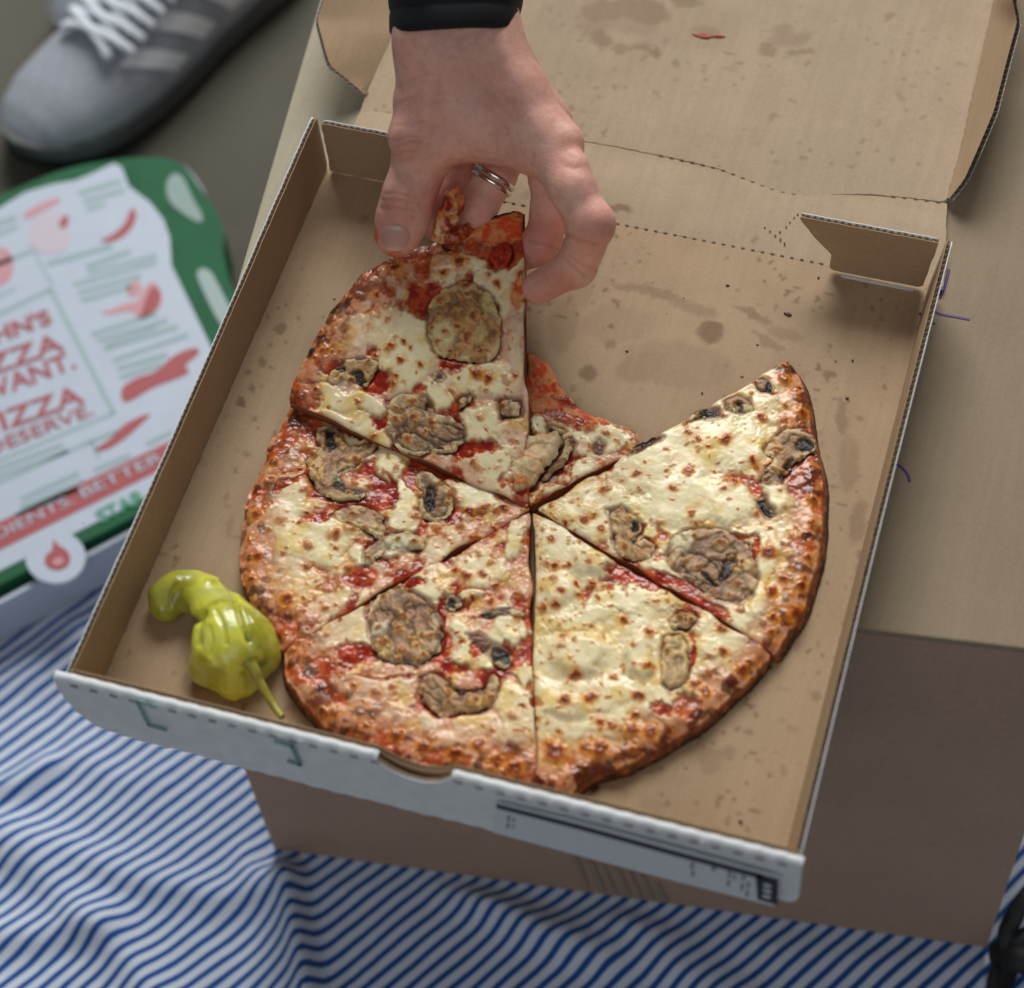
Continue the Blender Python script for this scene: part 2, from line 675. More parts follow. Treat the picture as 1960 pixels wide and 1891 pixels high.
t_ = 0.005
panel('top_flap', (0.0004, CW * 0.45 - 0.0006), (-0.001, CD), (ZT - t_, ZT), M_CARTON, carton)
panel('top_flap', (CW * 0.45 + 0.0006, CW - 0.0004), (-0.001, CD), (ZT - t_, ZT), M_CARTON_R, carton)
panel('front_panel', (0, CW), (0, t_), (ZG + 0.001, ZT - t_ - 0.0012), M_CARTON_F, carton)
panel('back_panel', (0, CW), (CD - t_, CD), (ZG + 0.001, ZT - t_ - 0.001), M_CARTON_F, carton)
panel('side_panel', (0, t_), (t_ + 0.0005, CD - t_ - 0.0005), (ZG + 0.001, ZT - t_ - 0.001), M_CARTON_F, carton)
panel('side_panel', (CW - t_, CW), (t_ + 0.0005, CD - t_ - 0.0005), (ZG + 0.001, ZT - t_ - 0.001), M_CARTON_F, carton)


def at_n(px, py, p0, n):
    """point where the sight line meets the plane through p0 with normal n"""
    d = ray(px, py)
    n = np.asarray(n, float)
    return CAM_P + d * (((np.asarray(p0) - CAM_P) @ n) / (d @ n))


# faded printing on the carton's front, purple marker strokes on its top
M_FADED = plain('faded_print', (0.30, 0.235, 0.195), 0.8, 0.1, 300)
fn = np.array([-cg[0], -cg[1], 0])
f0 = np.array([*(c0 - cg * 0.0012), 0])
bars = [(1098, 1640, 1122, 1700, 7), (1126, 1650, 1150, 1708, 10), (1152, 1656, 1178, 1712, 5), (1176, 1662, 1200, 1716, 9), (1204, 1668, 1228, 1722, 4), (1226, 1676, 1246, 1724, 8), (1252, 1690, 1270, 1728, 10)]
for x0_, y0_, x1_, y1_, w_ in bars:
    P = [at_n(x0_, y0_, f0, fn), at_n(x0_ + w_, y0_ + 1, f0, fn), at_n(x1_ + w_, y1_ + 1, f0, fn), at_n(x1_, y1_, f0, fn)]
    Q = [p - fn * 0.0008 for p in P]
    mesh_obj('printed_bar', P + Q, [(0, 1, 2, 3), (7, 6, 5, 4), (0, 4, 5, 1), (1, 5, 6, 2), (2, 6, 7, 3), (3, 7, 4, 0)], M_FADED, carton, False)
M_PURPLE = plain('purple_marker', (0.075, 0.022, 0.20), 0.6)
for k, pts in enumerate([[(1786, 594), (1800, 602), (1825, 606), (1856, 612)], [(1798, 572), (1806, 555), (1814, 528), (1816, 515)], [(1716, 888), (1728, 896), (1738, 908), (1741, 922)]]):
    P = chaikin([at(x, y, ZT + 0.0001) for x, y in pts], 3, False)
    V, F = tube(P, 0.0007, 6, True, 0.12)
    mesh_obj('marker_stroke', V, F, M_PURPLE, carton)
settle(carton)
# ================================================================== the open pizza box
TW, TD, TH = 0.320, 0.3266, 0.0387
tray = empty('open_pizza_box', (0, 0, -0.003), 'open brown cardboard pizza box with white outside, holding the mushroom pizza', 'pizza box')


def board(name, poly, o3, u3, v3, t=0.0028, h=0.004, mats=(None, None), flutes=True, warp=None, parent=None, colfn=None, pitch=0.0034, edge_jit=0.00025):
    """corrugated board: face liner at the plane, back liner at -t, wavy medium between along the rim.
    poly lies in (u,v); o3+u*u3+v*v3 is the face, n = u3 x v3 points out of the face"""
    o3, u3, v3 = (np.asarray(a, float) for a in (o3, u3, v3))
    n3 = np.cross(u3, v3)
    n3 /= np.linalg.norm(n3)
    B = resample(poly, h)
    B = B + edge_jit * (RNG.random(B.shape) - 0.5) * 2
    V2, T, nb, dist = patch(B, h, test=poly)
    W3 = o3 + V2[:, :1] * u3 + V2[:, 1:] * v3
    if warp is not None:
        W3 = W3 + n3 * warp(V2)[:, None]
    lt = 0.0004

    def liner(off, nm, mat, flip, col=None):
        A = W3 + n3 * off
        Bv = W3 + n3 * (off - lt)
        n = len(A)
        tri = [tuple(f) for f in T] + [tuple(x + n for x in f[::-1]) for f in T]
        sides = [(i, i + n, (i + 1) % nb + n, (i + 1) % nb) for i in range(nb)]
        V = np.vstack([A, Bv])
        F = tri + sides
        c = None
        if col is not None:
            c = col(np.vstack([V2, V2]), V)
        return mesh_obj(nm, V, F, mat, parent, True, col=c)
    face = liner(0, name, mats[0], False, colfn)
    for p in face.data.polygons:
        p.use_smooth = False
    back = liner(-(t - lt), 'liner', mats[1], True)
    back.parent = face
    if flutes:
        R = resample(B, pitch / 6)
        n = len(R)
        d = np.r_[0, np.cumsum(np.linalg.norm(np.diff(R, axis=0), axis=1))]
        w = -t / 2 + (t / 2 - lt) * np.sin(2 * math.pi * d / pitch)
        C = R.mean(0)
        tg = np.roll(R, -1, 0) - np.roll(R, 1, 0)
        nn = np.stack([-tg[:, 1], tg[:, 0]], 1)
        nn /= np.linalg.norm(nn, axis=1)[:, None] + 1e-9
        area2 = np.sum(R[:, 0] * np.roll(R[:, 1], -1) - np.roll(R[:, 0], -1) * R[:, 1])
        if area2 < 0:
            nn = -nn
        R0, R1 = R + nn * 0.0002, R + nn * 0.003
        wz = warp if warp is not None else (lambda q: np.zeros(len(q)))
        A = o3 + R0[:, :1] * u3 + R0[:, 1:] * v3 + n3 * (w + wz(R0))[:, None]
        Bv = o3 + R1[:, :1] * u3 + R1[:, 1:] * v3 + n3 * (w + wz(R1))[:, None]
        V = np.vstack([A, Bv])
        F = [(i, (i + 1) % n, (i + 1) % n + n, i + n) for i in range(n)]
        fl = mesh_obj('fluting', V, F, M_FLUTE, face, True)
    return face


EX, EY, EZ = np.array([1., 0, 0]), np.array([0, 1., 0]), np.array([0, 0, 1.])


# ---- stains: soft-edged grease spots with a shape of their own
def stain_cols(base, spots, seed, speck=0.0, tint=(0.50, 0.42, 0.38)):
    def f(V2, W):
        c = np.tile(np.array(base, float), (len(W), 1))
        p = proj(W)
        wp = p + 9 * (np.stack([fbm(V2, 160, seed, 3), fbm(V2, 160, seed + 5, 3)], 1) - 0.5) * 2
        m = np.zeros(len(W))
        for (x, y, rx, ry, a, s) in spots:
            ca, sa = math.cos(math.radians(a)), math.sin(math.radians(a))
            dx, dy = wp[:, 0] - x, wp[:, 1] - y
            e = np.sqrt(((ca * dx + sa * dy) / rx) ** 2 + ((-sa * dx + ca * dy) / ry) ** 2)
            m = np.maximum(m, s * (1 - smooth(0.72, 1.12, e)))
        if speck:
            q = vnoise(V2, 330, seed + 3)
            m = np.maximum(m, speck * smooth(0.84, 0.95, q) * smooth(0.45, 0.6, fbm(V2, 25, seed + 8, 2)))
        m = np.maximum(m, 0.14 * smooth(0.5, 0.75, fbm(V2, 30, seed + 21, 3)))
        c = c * (1 - m[:, None] * (1 - np.array(tint)))
        return c
    return f


S_FLOOR = [(1360, 635, 27, 24, 0, .85), (1125, 712, 15, 14, 0, .75), (1168, 660, 10, 9, 0, .6), (1100, 740, 7, 7, 0, .5), (462, 770, 13, 12, 0, .9), (478, 742, 7, 6, 0, .8), (536, 628, 10, 8, 30, .7), (500, 690, 6, 9, 20, .7), (488, 805, 6, 7, 0, .6), (520, 660, 5, 5, 0, .7), (545, 655, 4, 4, 0, .7), (470, 715, 5, 8, 0, .7),
           (1440, 600, 45, 9, 25, .6), (1250, 560, 80, 10, 12, .5), (1330, 590, 50, 14, 15, .4), (1470, 655, 40, 8, 35, .45), (1590, 712, 15, 9, 0, .7), (1612, 800, 14, 40, -10, .55), (1625, 890, 22, 60, 5, .4), (1640, 1000, 20, 50, 10, .5), (1648, 1080, 12, 30, 5, .55), (1645, 800, 6, 6, 0, .6),
           (1200, 400, 30, 10, 5, .7), (1385, 495, 8, 5, 0, .5), (1250, 1540, 30, 16, 10, .25), (1360, 1455, 26, 30, 0, .4), (1390, 1440, 20, 14, 0, .4), (1430, 1400, 9, 9, 0, .6), (1560, 1330, 10, 14, 0, .5), (1500, 1480, 7, 14, 20, .4), (1425, 1560, 4, 6, 0, .6), (1370, 1590, 6, 8, 0, .4), (1300, 1490, 20, 20, 0, .25),
           (375, 1300, 26, 40, 20, .5), (640, 1420, 30, 18, 30, .55), (1230, 700, 60, 30, -20, .35), (1080, 620, 30, 60, 10, .35), (1500, 640, 40, 14, 20, .35), (700, 420, 14, 8, 0, .4), (470, 870, 8, 12, 0, .5), (455, 900, 5, 6, 0, .6), (430, 950, 5, 5, 0, .5), (500, 740, 4, 4, 0, .7), (515, 700, 5, 4, 0, .7), (560, 1370, 22, 16, 20, .35), (440, 1010, 8, 26, 10, .35), (1080, 560, 60, 40, 0, .25), (1300, 700, 120, 50, 10, .25), (1180, 620, 80, 40, 0, .2), (1450, 780, 80, 30, -20, .25), (330, 1290, 10, 6, 0, .5)]
inner = [(0, 0), (TW - 0.005, 0), (TW - 0.005, TD - 0.0002), (0, TD - 0.0002)]
fw = lambda q: 0.0006 * (fbm(q, 14, 4, 2) - 0.5)
board('tray_floor', inner, (0, 0, 0), EX, EY, h=0.0017, mats=(M_KRAFTV, M_WHITE), flutes=False, parent=tray, colfn=stain_cols(KRAFT, S_FLOOR, 31, 0.85), warp=fw)

# ---- side walls with open fluted rims
lw = [(0.0, -0.002), (TD - 0.003, -0.002), (TD, 0.004), (TD, TH), (0.0, TH)]
# left wall: face looks +x ; u = +y, v = +z -> u x v = +x
wv = lambda q: 0.0012 * np.sin(q[:, 0] * 9 + 1.0) * (q[:, 1] / TH)
board('side_wall', lw, (0, 0, 0), EY, EZ, h=0.004, mats=(M_KRAFT_Y, M_WHITE), parent=tray, warp=wv)
# right wall: face looks -x ; u = -y, v = +z
rw = [(-x, y) for x, y in lw]
board('side_wall', rw[::-1], (TW - 0.0055, 0, 0), -EY, np.array([0.15, 0, 0.99]), h=0.004, mats=(M_KRAFT_Y, M_WHITE), parent=tray, warp=lambda q: -0.0010 * np.sin(q[:, 0] * 8) * (q[:, 1] / TH))
# ---- back corner flaps, standing, face looks -y: u = +x, v = +z
fy = TD - 0.0035


def on_y(px, py, y):
    d = ray(px, py)
    p = CAM_P + d * ((y - CAM_P[1]) / d[1])
    return (p[0], p[2])


lf = [(0.0025, 0.0015), (0.075, 0.0015), (0.088, 0.012), (0.098, TH - 0.0005), (0.0025, TH - 0.0005)]
board('corner_flap', lf, (0, fy, 0), EX, EZ, h=0.004, mats=(M_KRAFT, M_WHITE), parent=tray)
rt = [on_y(x, y, fy) for x, y in [(1590, 497), (1592, 463), (1570, 440), (1548, 413), (1530, 388)]]
xa, xb = rt[0][0], rt[-1][0]
rf = [(TW - 0.008, 0.0022), (xa, 0.0022), (xa + 0.0004, 0.0145), (xb + 0.008, 0.026), (xb, TH - 0.0004), (TW - 0.0035, TH)]
board('corner_flap', rf[::-1], (0, fy - 0.001, 0), EX, EZ, h=0.0035, mats=(M_KRAFT, M_WHITE), parent=tray)
V, F = box_vf(0.272, TW - 0.012, TD - 0.0062, TD - 0.0050, 0.0001, 0.0007)
mesh_obj('crease_gap', V, F, M_WHITE, tray, False)

# ---- back panel lying flat behind the floor crease, then the lid
up = [(560, 190), (690, 205), (880, 232), (1105, 265), (1230, 288), (1360, 316), (1400, 330), (1440, 347), (1480, 362), (1520, 371), (1570, 372), (1640, 368), (1720, 374), (1813, 386)]
upw = chaikin([at(x, y, 0.001)[:2] for x, y in up], 2, False)
upw[0] = (0.004, upw[0][1])
upw = upw[upw[:, 0] > 0.003]
bp_ = [(0.004, TD - 0.0001), (TW + 0.002, TD - 0.0001)] + [tuple(p - np.array([0, 0.0001])) for p in upw[::-1]]
S_BACK = [(1180, 398, 34, 9, 8, .8), (1010, 372, 10, 6, 0, .4), (1445, 460, 5, 4, 0, .6)]
S_LID = [(1165, 20, 60, 26, 0, .55), (1235, 22, 52, 28, 10, .6), (1310, 0, 34, 16, 0, .6), (1150, 75, 26, 14, 20, .6), (1190, 92, 22, 10, 10, .55), (1240, 96, 36, 9, 12, .6), (1210, 40, 60, 30, 0, .3), (1350, 60, 30, 14, 10, .5), (1255, 100, 14, 12, 0, .7), (1290, 120, 10, 8, 0, .5), (1500, 58, 22, 14, 0, .35), (1510, 76, 44, 14, 0, .35), (1470, 95, 22, 14, 10, .55), (1535, 100, 28, 8, -5, .55), (1545, 122, 7, 6, 0, .5), (1700, 30, 12, 8, 0, .5), (1140, 50, 30, 20, 0, .35), (1400, 130, 18, 6, 0, .2)]
board('back_panel', bp_, (0, 0, 0), EX, EY, h=0.0022, mats=(M_KRAFTV, M_WHITE), parent=tray, flutes=False, colfn=stain_cols(np.array([0.45, 0.335, 0.222]), S_BACK, 41, 0.15),
      warp=lambda q: 0.0012 * np.sin(np.clip((q[:, 1] - TD) / 0.045, 0, 1) * math.pi) + 0.0005 * (fbm(q, 40, 6, 2) - 0.5))
lcr = [at(x, y, 0.001)[:2] for x, y in [(1813, 378), (1828, 320), (1842, 269), (1868, 150), (1895, 30), (1925, -110), (1955, -260)]]
lcl = [at(x, y, 0.001)[:2] for x, y in [(850, -260), (775, -10), (754, 62), (699, 178)]]
lid_poly = [tuple(p + np.array([0, 0.0000])) for p in upw[upw[:, 0] < lcr[0][0]]] + [tuple(p) for p in lcr] + [tuple(p) for p in lcl]
lid_poly = [p for p in lid_poly if p[0] > lcl[-1][0] - 0.006 or p[1] > lcl[-1][1] - 0.002]
board('lid', lid_poly, (0, 0, 0), EX, EY, h=0.0022, mats=(M_KRAFTV, M_WHITE), parent=tray, flutes=False, colfn=stain_cols(np.array([0.435, 0.325, 0.220]), S_LID, 51, 0.5),
      warp=lambda q: 0.0001 + (0.0008 + 0.0006 * (fbm(q, 9, 16, 2) - 0.4)) * smooth(0.366, 0.40, q[:, 1]))


def lean_flap(name, crease, outer, zo, mat):
    """a lid side flap that leans outward: crease on the lid, free rim raised to zo"""
    A = resample([at(x, y, 0.0012) for x, y in crease], 0.003, False)
    Bq = resample([at(x, y, zz) for (x, y), zz in zip(outer, zo)], 0.003, False)
    n = 44
    A = resample(A, np.sum(np.linalg.norm(np.diff(A, axis=0), axis=1)) / n, False)[:n]
    Bq = resample(Bq, np.sum(np.linalg.norm(np.diff(Bq, axis=0), axis=1)) / n, False)[:n]
    k = 8
    G = np.array([[A[i] + (Bq[i] - A[i]) * (j / (k - 1)) for j in range(k)] for i in range(n)])
    nr = np.cross(A[-1] - A[0], Bq[n // 2] - A[n // 2])
    nr /= np.linalg.norm(nr)
    if nr[2] < 0:
        nr = -nr
    faces = [(i * k + j, i * k + j + 1, (i + 1) * k + j + 1, (i + 1) * k + j) for i in range(n - 1) for j in range(k - 1)]
    f = mesh_obj(name, G.reshape(-1, 3), faces, mat, tray, True)
    f2 = mesh_obj('liner', G.reshape(-1, 3) - nr * 0.0026, faces, M_WHITE, f, True)
    # fluting along the free rim
    R = resample(Bq, 0.0005, False)
    d = np.r_[0, np.cumsum(np.linalg.norm(np.diff(R, axis=0), axis=1))]
    w = -0.0013 + 0.0011 * np.sin(2 * math.pi * d / 0.0034)
    inn = (A.mean(0) - Bq.mean(0)); inn /= np.linalg.norm(inn)
    V = np.vstack([R + nr * w[:, None], R + nr * w[:, None] + inn * 0.004])
    m_ = len(R)
    mesh_obj('fluting', V, [(i, i + 1, i + 1 + m_, i + m_) for i in range(m_ - 1)], M_FLUTE, f, True)
    return f


lean_flap('lid_side_flap', [(1813, 378), (1828, 320), (1842, 269), (1868, 150), (1895, 30), (1925, -110)], [(1817, 380), (1846, 343), (1869, 291), (1902, 213), (1925, 123), (1947, 41), (1938, 0), (1960, -100)], [0.002, 0.014, 0.022, 0.028, 0.031, 0.034, 0.036, 0.038], M_KRAFT)
lean_flap('lid_side_flap', [(699, 178), (727, 120), (754, 62), (775, -10), (800, -100)], [(697, 179), (665, 152), (632, 126), (622, 95), (615, 68), (607, 38), (622, -10), (640, -100)], [0.003, 0.012, 0.022, 0.026, 0.028, 0.030, 0.032, 0.034], M_KRAFT)

# ---- front wall: white roll-over, thumb notch, scalloped lower rim
FT = 0.0052
nx0, nx1 = at(725, 1440, TH)[0], at(862, 1492, TH)[0]
xl, xr = -0.0062, TW + 0.0045


def notch(x, depth=0.0105):
    t = (x - nx0) / (nx1 - nx0)
    return depth * max(0.0, math.sin(math.pi * min(max(t, 0), 1))) ** 0.75 if 0 < t < 1 else 0.0


top = []
for i in range(161):
    x = xl + (xr - xl) * i / 160
    top.append((x, TH - notch(x)))
bot = []
for i in range(141):
    x = xl + 0.017 + (xr - xl - 0.017 - 0.004) * i / 140
    bot.append((x, -0.0035 + 0.0006 * math.sin(x * 620) + 0.0005 * math.sin(x * 150)))
corner = [(xl + 0.0002, 0.028), (xl + 0.0012, 0.019), (xl + 0.0042, 0.009), (xl + 0.009, 0.002), (xl + 0.0135, -0.002)]
rcorner = [(xr - 0.001, -0.001), (xr, 0.004)]
outer = corner + bot + rcorner + top[::-1]
fwarp = lambda q: 0.0016 * np.sin((q[:, 0] + 0.02) * 11) * (1 - np.clip(q[:, 1] / TH, 0, 1)) + 0.0004 * (fbm(q, 60, 3, 2) - 0.5)
board('front_wall', outer, (0, -FT, 0), EX, EZ, t=0.002, h=0.0028, mats=(M_WHITE, M_KRAFT), flutes=False, parent=tray, warp=fwarp)
# inner leaf, kraft
top2 = [(x, TH - 0.0006 - 0.8 * notch(x)) for x, z in top if 0 <= x <= TW]
board('front_wall_inner', [(0.0, 0.0005), (TW, 0.0005)] + top2[::-1], (0, -0.0006, 0), -EX * -1, EZ, t=0.0022, h=0.003, mats=(M_KRAFT, M_KRAFT), flutes=True, parent=tray)
# rolled top edge in two lengths with scored bumps
for (a, bb) in ((xl, nx0), (nx1, xr)):
    n = int((bb - a) / 0.0007)
    V, F = [], []
    k = 9
    for i in range(n + 1):
        x = a + (bb - a) * i / n
        bump = 0.00030 * math.sin(x * 2 * math.pi / 0.0092) + 0.0003 * (vnoise(np.array([[x, 0.3]]), 500, 2)[0] - 0.5)
        endt = min(1.0, min(x - a, bb - x) / 0.0025)
        for j in range(k):
            th = math.pi * j / (k - 1)
            rz = (0.0021 + bump) * (0.5 + 0.5 * endt)
            V.append((x, -FT / 2 - 0.0004 - math.cos(th) * (FT / 2 - 0.0004) * (1 + 0.05 * bump / 0.0003), TH - 0.0008 + math.sin(th) * rz))
    for i in range(n):
        for j in range(k - 1):
            F.append((i * k + j, i * k + j + 1, (i + 1) * k + j + 1, (i + 1) * k + j))
    F.append(tuple(range(k))); F.append(tuple(range(n * k, n * k + k))[::-1])
    mesh_obj('rolled_edge', V, F, M_WHITE, tray, True)
# perforations: dark bars along the score line, slit shade put into their colour
M_SLIT = plain('slit_shadowed_core', (0.10, 0.075, 0.055), 0.9)
bag = Bag()
x = xl + 0.008
while x < xr - 0.006:
    if not (nx0 - 0.002 < x < nx1 + 0.001):
        zz = TH - 0.0021
        bag.add(*box_vf(x, x + 0.0036, -FT - 0.00055, -FT + 0.0006, zz - 0.0004, zz + 0.0003))
    x += 0.0092
o = bag.build('perforation', M_SLIT, tray); o['kind'] = 'stuff'
bag = Bag()
for i in range(62):
    x = 0.01 + i * 0.005
    if x > TW - 0.01:
        break
    bag.add(*box_vf(x, x + 0.0018, TD - 0.0003, TD + 0.0003, 0.0002, 0.0006))
for i in range(0, len(upw) - 1):
    pass
RR = resample(upw, 0.0056, False)
for i in range(2, len(RR) - 1):
    if RR[i][0] < 0.16:
        continue
    if 0.24 < RR[i][0] < 0.285:
        continue
    x, y = RR[i]
    bag.add(*box_vf(x, x + 0.0020, y - 0.0003, y + 0.0002, 0.0001, 0.0006))
o = bag.build('crease_perforation', plain('crease_slit', (0.25, 0.175, 0.11), 0.9), tray); o['kind'] = 'stuff'
bag = Bag()
for x, y in [(1464, 435), (1474, 442), (1484, 450), (1494, 457), (1502, 465), (1493, 443), (1505, 434), (1512, 425), (1520, 416), (1527, 410)]:
    p = at(x, y, 0.0016)
    bag.add(*box_vf(p[0] - 0.00035, p[0] + 0.00035, p[1] - 0.00035, p[1] + 0.00035, 0.0006, 0.0016))
o = bag.build('pin_holes', M_SLIT, tray); o['kind'] = 'stuff'


# ---- print and sticker on the front wall
def on_front(px, py, off=0.0):
    return at_n(px, py, (0, -FT - off, 0), (0, 1, 0))


def strip(name, quads, mat, parent, thick=0.0003, off=0.0022):
    bag = Bag()
    for q in quads:
        P = [on_front(x, y, off) for x, y in q]
        Q = [p + np.array([0, thick, 0]) for p in P]
        bag.add(P + Q, [(0, 1, 2, 3), (7, 6, 5, 4), (0, 4, 5, 1), (1, 5, 6, 2), (2, 6, 7, 3), (3, 7, 4, 0)])
    return bag.build(name, mat, parent)


M_GREENP = plain('green_print', (0.16, 0.36, 0.33), 0.6)
strip('printed_bracket', [[(258, 1343), (261, 1340), (300, 1352), (298, 1356)], [(258, 1343), (263, 1341), (288, 1392), (282, 1390)], [(282, 1390), (284, 1386), (320, 1397), (318, 1401)]], M_GREENP, tray)
strip('printed_bracket', [[(523, 1421), (525, 1417), (562, 1428), (560, 1432)], [(554, 1429), (561, 1428), (578, 1468), (571, 1466)], [(548, 1459), (550, 1455), (578, 1463), (576, 1468)]], M_GREENP, tray)
M_LABEL = plain('label_paper', (0.73, 0.77, 0.82), 0.45, 0.03, 200)
M_INK = plain('label_ink', (0.035, 0.035, 0.055), 0.6)
M_INKG = plain('label_ink_grey', (0.25, 0.27, 0.31), 0.6)
lab = strip('sticker', [[(950, 1536), (1100, 1572), (1102, 1636), (945, 1594)], [(1100, 1572), (1300, 1626), (1298, 1688), (1102, 1636)], [(1300, 1626), (1495, 1680), (1482, 1735), (1298, 1688)]], M_LABEL, tray, 0.0006, 0.0026)
strip('printed_rule', [[(950, 1540), (1100, 1578), (1100, 1586), (950, 1547)], [(1100, 1578), (1290, 1630), (1289, 1638), (1100, 1586)], [(1290, 1630), (1462, 1676), (1461, 1684), (1289, 1638)]], M_INK, lab, 0.0003, 0.0031)
strip('printed_block', [[(1446, 1673), (1490, 1684), (1488, 1733), (1450, 1722)]], M_INK, lab, 0.0003, 0.0031)
mk = []
for x, y, w, h in [(971, 1562, 5, 10), (970, 1577, 5, 8), (982, 1566, 3, 8), (981, 1580, 3, 6), (1322, 1652, 6, 10), (1324, 1668, 5, 9), (1362, 1660, 9, 6), (1394, 1668, 5, 12), (1392, 1686, 5, 10), (1404, 1674, 4, 10), (1420, 1676, 6, 9), (1418, 1692, 5, 12), (1430, 1690, 5, 9), (1428, 1706, 5, 10)]:
    mk.append([(x, y), (x + w, y + 1), (x + w - 1, y + h + 1), (x - 1, y + h)])
for q_ in mk:
    strip('printed_mark', [q_], M_INKG, lab, 0.0003, 0.0031)
for q_ in ([(1462, 1692), (1476, 1696), (1475, 1700), (1461, 1696)], [(1461, 1702), (1476, 1706), (1475, 1711), (1460, 1706)], [(1460, 1713), (1475, 1717), (1474, 1721), (1459, 1717)]):
    strip('printed_mark', [q_], M_LABEL, lab, 0.0003, 0.0035)
settle(tray)
# ================================================================== pizza
# close-up frames used while measuring: (scale, x0, y0) -> picture coordinates
FRAMES = {1: (.26106, 529.0, 387.9), 2: (.29689, 440.8, 758.2), 3: (.28908, 511.4, 987.5), 4: (.29837, 1005.1, 969.8), 5: (.18893, 969.8, 652.4), 6: (.30782, 1269.6, 652.4), 7: (.18649, 246.9, 1058.0)}


def fr_pts(k, pts):
    s, x0, y0 = FRAMES[k]
    return [(x0 + s * x, y0 + s * y) for x, y in pts]


def fr_ell(k, ells):
    s, x0, y0 = FRAMES[k]
    return [(x0 + s * e[0], y0 + s * e[1], s * e[2], s * e[3]) + tuple(e[4:]) for e in ells]


M_PIZZA = vcol('pizza_top', 0.4, bump=0.16, bscale=520, use_rough=True, bdist=0.0005, var=0.08, vscale=600)
M_MUSH = vcol('baked_mushroom', 0.5, bump=0.7, bscale=1500, use_rough=True, bdist=0.0005, var=0.14, vscale=900)

C_SAUCE, C_SAUCE2 = srgb(150, 30, 14), srgb(206, 76, 26)
C_THICK, C_THIN, C_OIL = srgb(252, 236, 186), srgb(232, 170, 132), srgb(242, 200, 92)
C_HALO, C_BROWN, C_DARK = srgb(226, 140, 46), srgb(160, 70, 16), srgb(86, 32, 9)
C_DOUGH, C_BURN = srgb(190, 112, 58), srgb(44, 27, 20)


def ell(p, e):
    x, y, rx, ry = e[:4]
    a = math.radians(e[4]) if len(e) > 4 else 0
    ca, sa = math.cos(a), math.sin(a)
    dx, dy = p[:, 0] - x, p[:, 1] - y
    return np.sqrt(((ca * dx + sa * dy) / rx) ** 2 + ((-sa * dx + ca * dy) / ry) ** 2)


class Plane:
    def __init__(self, a, b, c):
        a, b, c = (np.asarray(v, float) for v in (a, b, c))
        self.o = a
        self.u = (b - a) / np.linalg.norm(b - a)
        n = np.cross(b - a, c - a)
        n /= np.linalg.norm(n)
        if n[2] < 0:
            n = -n
        self.n = n
        self.v = np.cross(n, self.u)

    def px(self, pts):
        r = []
        for x, y in pts:
            q = at_n(x, y, self.o, self.n) - self.o
            r.append((q @ self.u, q @ self.v))
        return np.array(r)

    def w(self, uv, h=0.0):
        uv = np.asarray(uv)
        return self.o + uv[:, :1] * self.u + uv[:, 1:2] * self.v + np.asarray(h).reshape(-1, 1) * self.n


FLAT = Plane((0, 0, 0.0092), (1, 0, 0.0092), (0, 1, 0.0092))
TILT = Plane(at(1012, 972, 0.0108), at(553, 772, 0.0165), at(1000, 408, 0.046))


def spots_apply(uv, spots, C, H, R, seed):
    """blisters of browned cheese: (u, v, radius, darkness)"""
    wob = 0.0006 * (np.stack([vnoise(uv, 700, seed), vnoise(uv, 700, seed + 1)], 1) - 0.5) * 2 + 0.0010 * (np.stack([vnoise(uv, 260, seed + 2), vnoise(uv, 260, seed + 3)], 1) - 0.5) * 2
    q = uv + wob
    for (u, v, r, k) in spots:
        m = np.nonzero((np.abs(q[:, 0] - u) < r * 2) & (np.abs(q[:, 1] - v) < r * 2))[0]
        if not len(m):
            continue
        d = np.hypot(q[m, 0] - u, q[m, 1] - v) / r
        halo = (1 - smooth(0.7, 1.75, d)) * 0.85
        core = 1 - smooth(0.42, 0.9, d)
        dark = (1 - smooth(0.1, 0.5, d)) * k
        c = C[m]
        c = mixc(c, C_HALO, halo * (0.45 + 0.5 * k))
        c = mixc(c, C_BROWN, core * (0.35 + 0.65 * k))
        c = mixc(c, C_DARK, dark * 0.75)
        C[m] = c
        H[m] += 0.00075 * (1 - smooth(0.2, 1.1, d)) * min(1.4, r / 0.0022) - 0.0003 * (1 - smooth(0.0, 0.5, d)) * k
        R[m] = R[m] * (1 - 0.35 * core) + 0.22 * 0.35 * core


